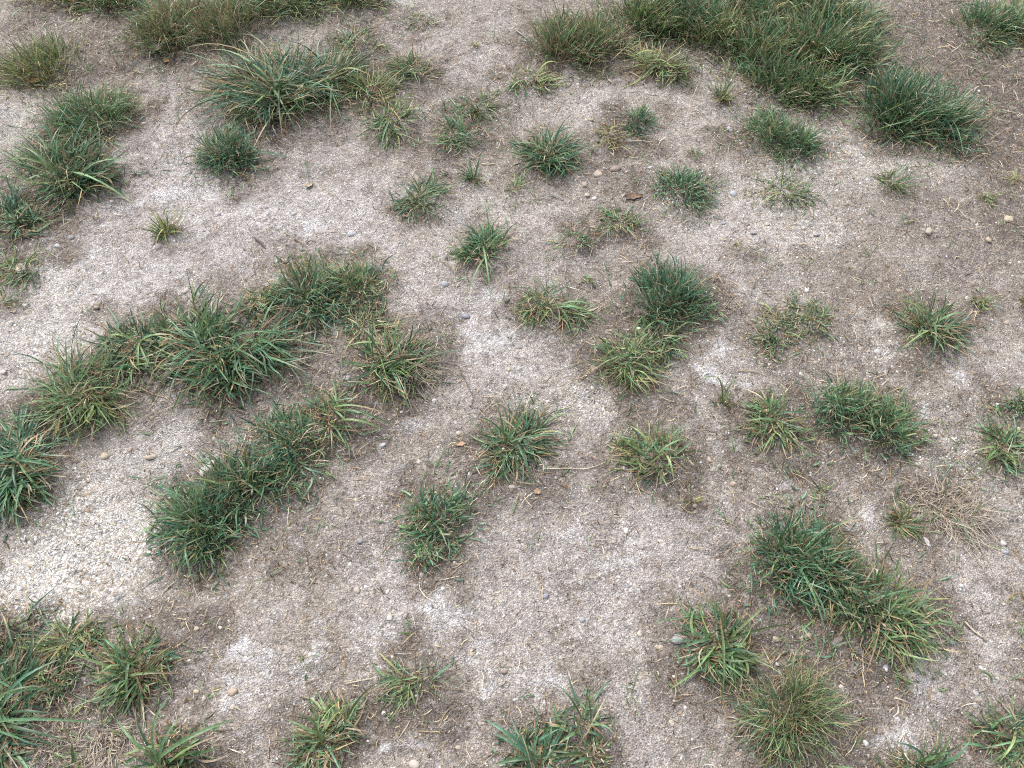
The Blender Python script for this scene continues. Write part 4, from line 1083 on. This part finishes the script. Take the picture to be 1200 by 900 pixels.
# ------------------------------------------------------------------ fallen straws, twigs and dead leaves
def straw(label, pts, width, colour, name="fallen_straw", cat="straw"):
    xy = np.array([ground_xy(*p) for p in pts])
    tt = np.linspace(0, len(pts) - 1, 12)
    x, y = np.interp(tt, range(len(pts)), xy[:, 0]), np.interp(tt, range(len(pts)), xy[:, 1])
    z = height(x, y) + width * .7 + .0015
    z = np.maximum(z, np.convolve(np.pad(z, 2, mode='edge'), np.ones(5) / 5, 'valid'))
    ctr = np.stack((x, y, z), -1)
    org = np.array((x[0], y[0], z[0]))
    tan = np.gradient(ctr, axis=0)
    tan /= np.linalg.norm(tan, axis=1, keepdims=True)
    sd = np.cross(tan, (0, 0, 1.0))
    sd /= np.linalg.norm(sd, axis=1, keepdims=True)
    u = np.cross(sd, tan)
    V, n = [], 6
    rad = width * .5 * np.interp(np.linspace(0, 1, 12), [0, .08, .7, 1], [.6, 1, .85, .3])
    for k in range(n):
        a = 2 * math.pi * k / n
        V.append(ctr + (sd * math.cos(a) + u * math.sin(a) * .7) * rad[:, None])
    V = np.stack(V, 1).reshape(-1, 3) - org
    F = []
    for i in range(11):
        for k in range(n):
            F.append((i * n + k, i * n + (k + 1) % n, (i + 1) * n + (k + 1) % n, (i + 1) * n + k))
    F = np.array(F)
    me = mesh_from(name, V, F.ravel(), np.full(len(F), 4), np.repeat(np.array(colour)[None], len(V), 0))
    link(name, me, M_STRAW, loc=org, label=label, category=cat, group="straws lying on the soil" if cat == "straw" else None)


PALE_STRAW, TAN_STRAW = (.60, .52, .39), (.46, .36, .23)
straw("long thin pale straw between the neat star and the yellowish star", [(635, 552), (668, 550), (690, 549), (709, 543)], .0026, PALE_STRAW)
straw("short thick pale straw on bare soil past the double clump", [(1128, 730), (1139, 740), (1150, 748)], .004, PALE_STRAW)
straw("straight pale straw reaching out of the yellow stemmed tuft", [(736, 165), (750, 164), (767, 164)], .0032, PALE_STRAW)
straw("short pale straw beside the small dark tuft with one long arm", [(564, 190), (574, 191), (584, 191)], .003, PALE_STRAW)
straw("thin straw on dark soil beside the tiny pale green sprig", [(1102, 236), (1110, 243), (1117, 248)], .0024, PALE_STRAW)
straw("pale straw at the edge of the gravel below the diagonal row", [(188, 693), (194, 687), (201, 679)], .0028, PALE_STRAW)
straw("thin tan straw arching over the soil inside the arc", [(166, 457), (180, 464), (194, 468), (209, 476)], .0022, TAN_STRAW)
straw("thin tan straw on dark soil near the two-bladed shoot", [(865, 433), (880, 433), (899, 437)], .0018, TAN_STRAW)
straw("pale thin straw on crusted soil near the bright-stemmed tuft", [(405, 801), (420, 798), (443, 793)], .0022, PALE_STRAW)
straw("tan straw lying before the bright-stemmed tuft", [(490, 857), (505, 858), (519, 858)], .002, TAN_STRAW)
straw("tan straw rising beside the orange-hearted star", [(178, 786), (200, 766), (227, 745)], .003, TAN_STRAW)
straw("pale straw crossing the soil behind the pale angular stone", [(218, 528), (228, 534), (238, 543)], .0026, TAN_STRAW)
straw("long wiry root beside the yellow-hearted tuft's bare side", [(538, 432), (546, 448), (555, 466), (552, 480), (566, 478)], .0018, (.20, .15, .10))
straw("thin tan straw under the olive half of the double clump", [(1040, 766), (1058, 782), (1070, 805)], .0024, TAN_STRAW)
straw("fine straw on soil beside the bleached straw patch", [(1120, 612), (1121, 640), (1120, 674)], .0018, TAN_STRAW)
straw("grey twig on bare soil before the tall brown-green clump", [(604, 37), (610, 43), (619, 50)], .0045, (.40, .37, .36), "twig", "twig")
straw("short dark twig on the pale path", [(299, 281), (306, 286), (311, 291)], .0055, (.17, .12, .09), "twig", "twig")
straw("small brown twig set flat in pale soil near the arc", [(345, 281), (352, 285), (359, 290)], .004, (.26, .19, .14), "twig", "twig")


def dead_leaf(label, px, py, dx, dy, ang, colour, seed):
    rng = np.random.default_rng(seed)
    cx, cy = ground_xy(px, py)
    mp = m_per_px(px, py)
    a, b = dx * .5 * mp, dy * .5 * mp
    n, m = 9, 5
    V, F = [], []
    for i in range(n):
        s = i / (n - 1) * 2 - 1
        wd = (1 - abs(s) ** 1.7) * (1 + .25 * math.sin(i * 2.1 + seed)) + .04
        for j in range(m):
            t = j / (m - 1) * 2 - 1
            V.append((a * s, b * t * wd, .10 * a + .35 * b * t * t + .12 * a * s * s * rng.uniform(.7, 1.3) + .0015))
    for i in range(n - 1):
        for j in range(m - 1):
            q = i * m + j
            F.append((q, q + 1, q + m + 1, q + m))
    V = np.array(V)
    k = len(V)
    V = np.concatenate((V, V - np.array((0, 0, .0005))))      # a real thickness
    top = np.array(F)
    F = np.concatenate((top, top[:, ::-1] + k))
    c, s = math.cos(ang), math.sin(ang)
    V = np.stack((V[:, 0] * c - V[:, 1] * s, V[:, 0] * s + V[:, 1] * c, V[:, 2]), -1)
    cz = float(height(np.array([cx]), np.array([cy]))[0])
    me = mesh_from("dead_leaf", V, F.ravel(), np.full(len(F), 4), np.repeat(np.array(colour)[None], len(V), 0) * rng.uniform(.8, 1.15, (len(V), 1)))
    link("dead_leaf", me, M_LEAF, loc=(cx, cy, cz), label=label, category="leaf", group="dead leaf scraps on the soil")


dead_leaf("orange-brown dead leaf scrap below the neat star tuft", 629, 578, 11, 7, -.4, (.36, .25, .17), 1)
dead_leaf("curled orange dead leaf beside the pale yellow-green tussock", 46, 104, 20, 10, .2, (.42, .22, .12), 2)
dead_leaf("pale yellow curled leaf scrap on the pale path", 363, 219, 11, 6, .8, (.46, .39, .28), 3)
dead_leaf("pale orange leaf tip beside the neat star tuft", 540, 523, 15, 5, .15, (.44, .31, .20), 4)
dead_leaf("grey-brown crumpled leaf on dark soil under the straw-mixed bank", 185, 66, 20, 14, .5, (.30, .27, .25), 5)
dead_leaf("thin tan leaf scrap on dark soil by the straw-mixed clump", 197, 76, 8, 9, 1.2, (.45, .28, .15), 6)
dead_leaf("dark brown leaf scrap lying beside the flat reddish stone's tuft", 742, 232, 22, 10, .1, (.20, .14, .10), 7)
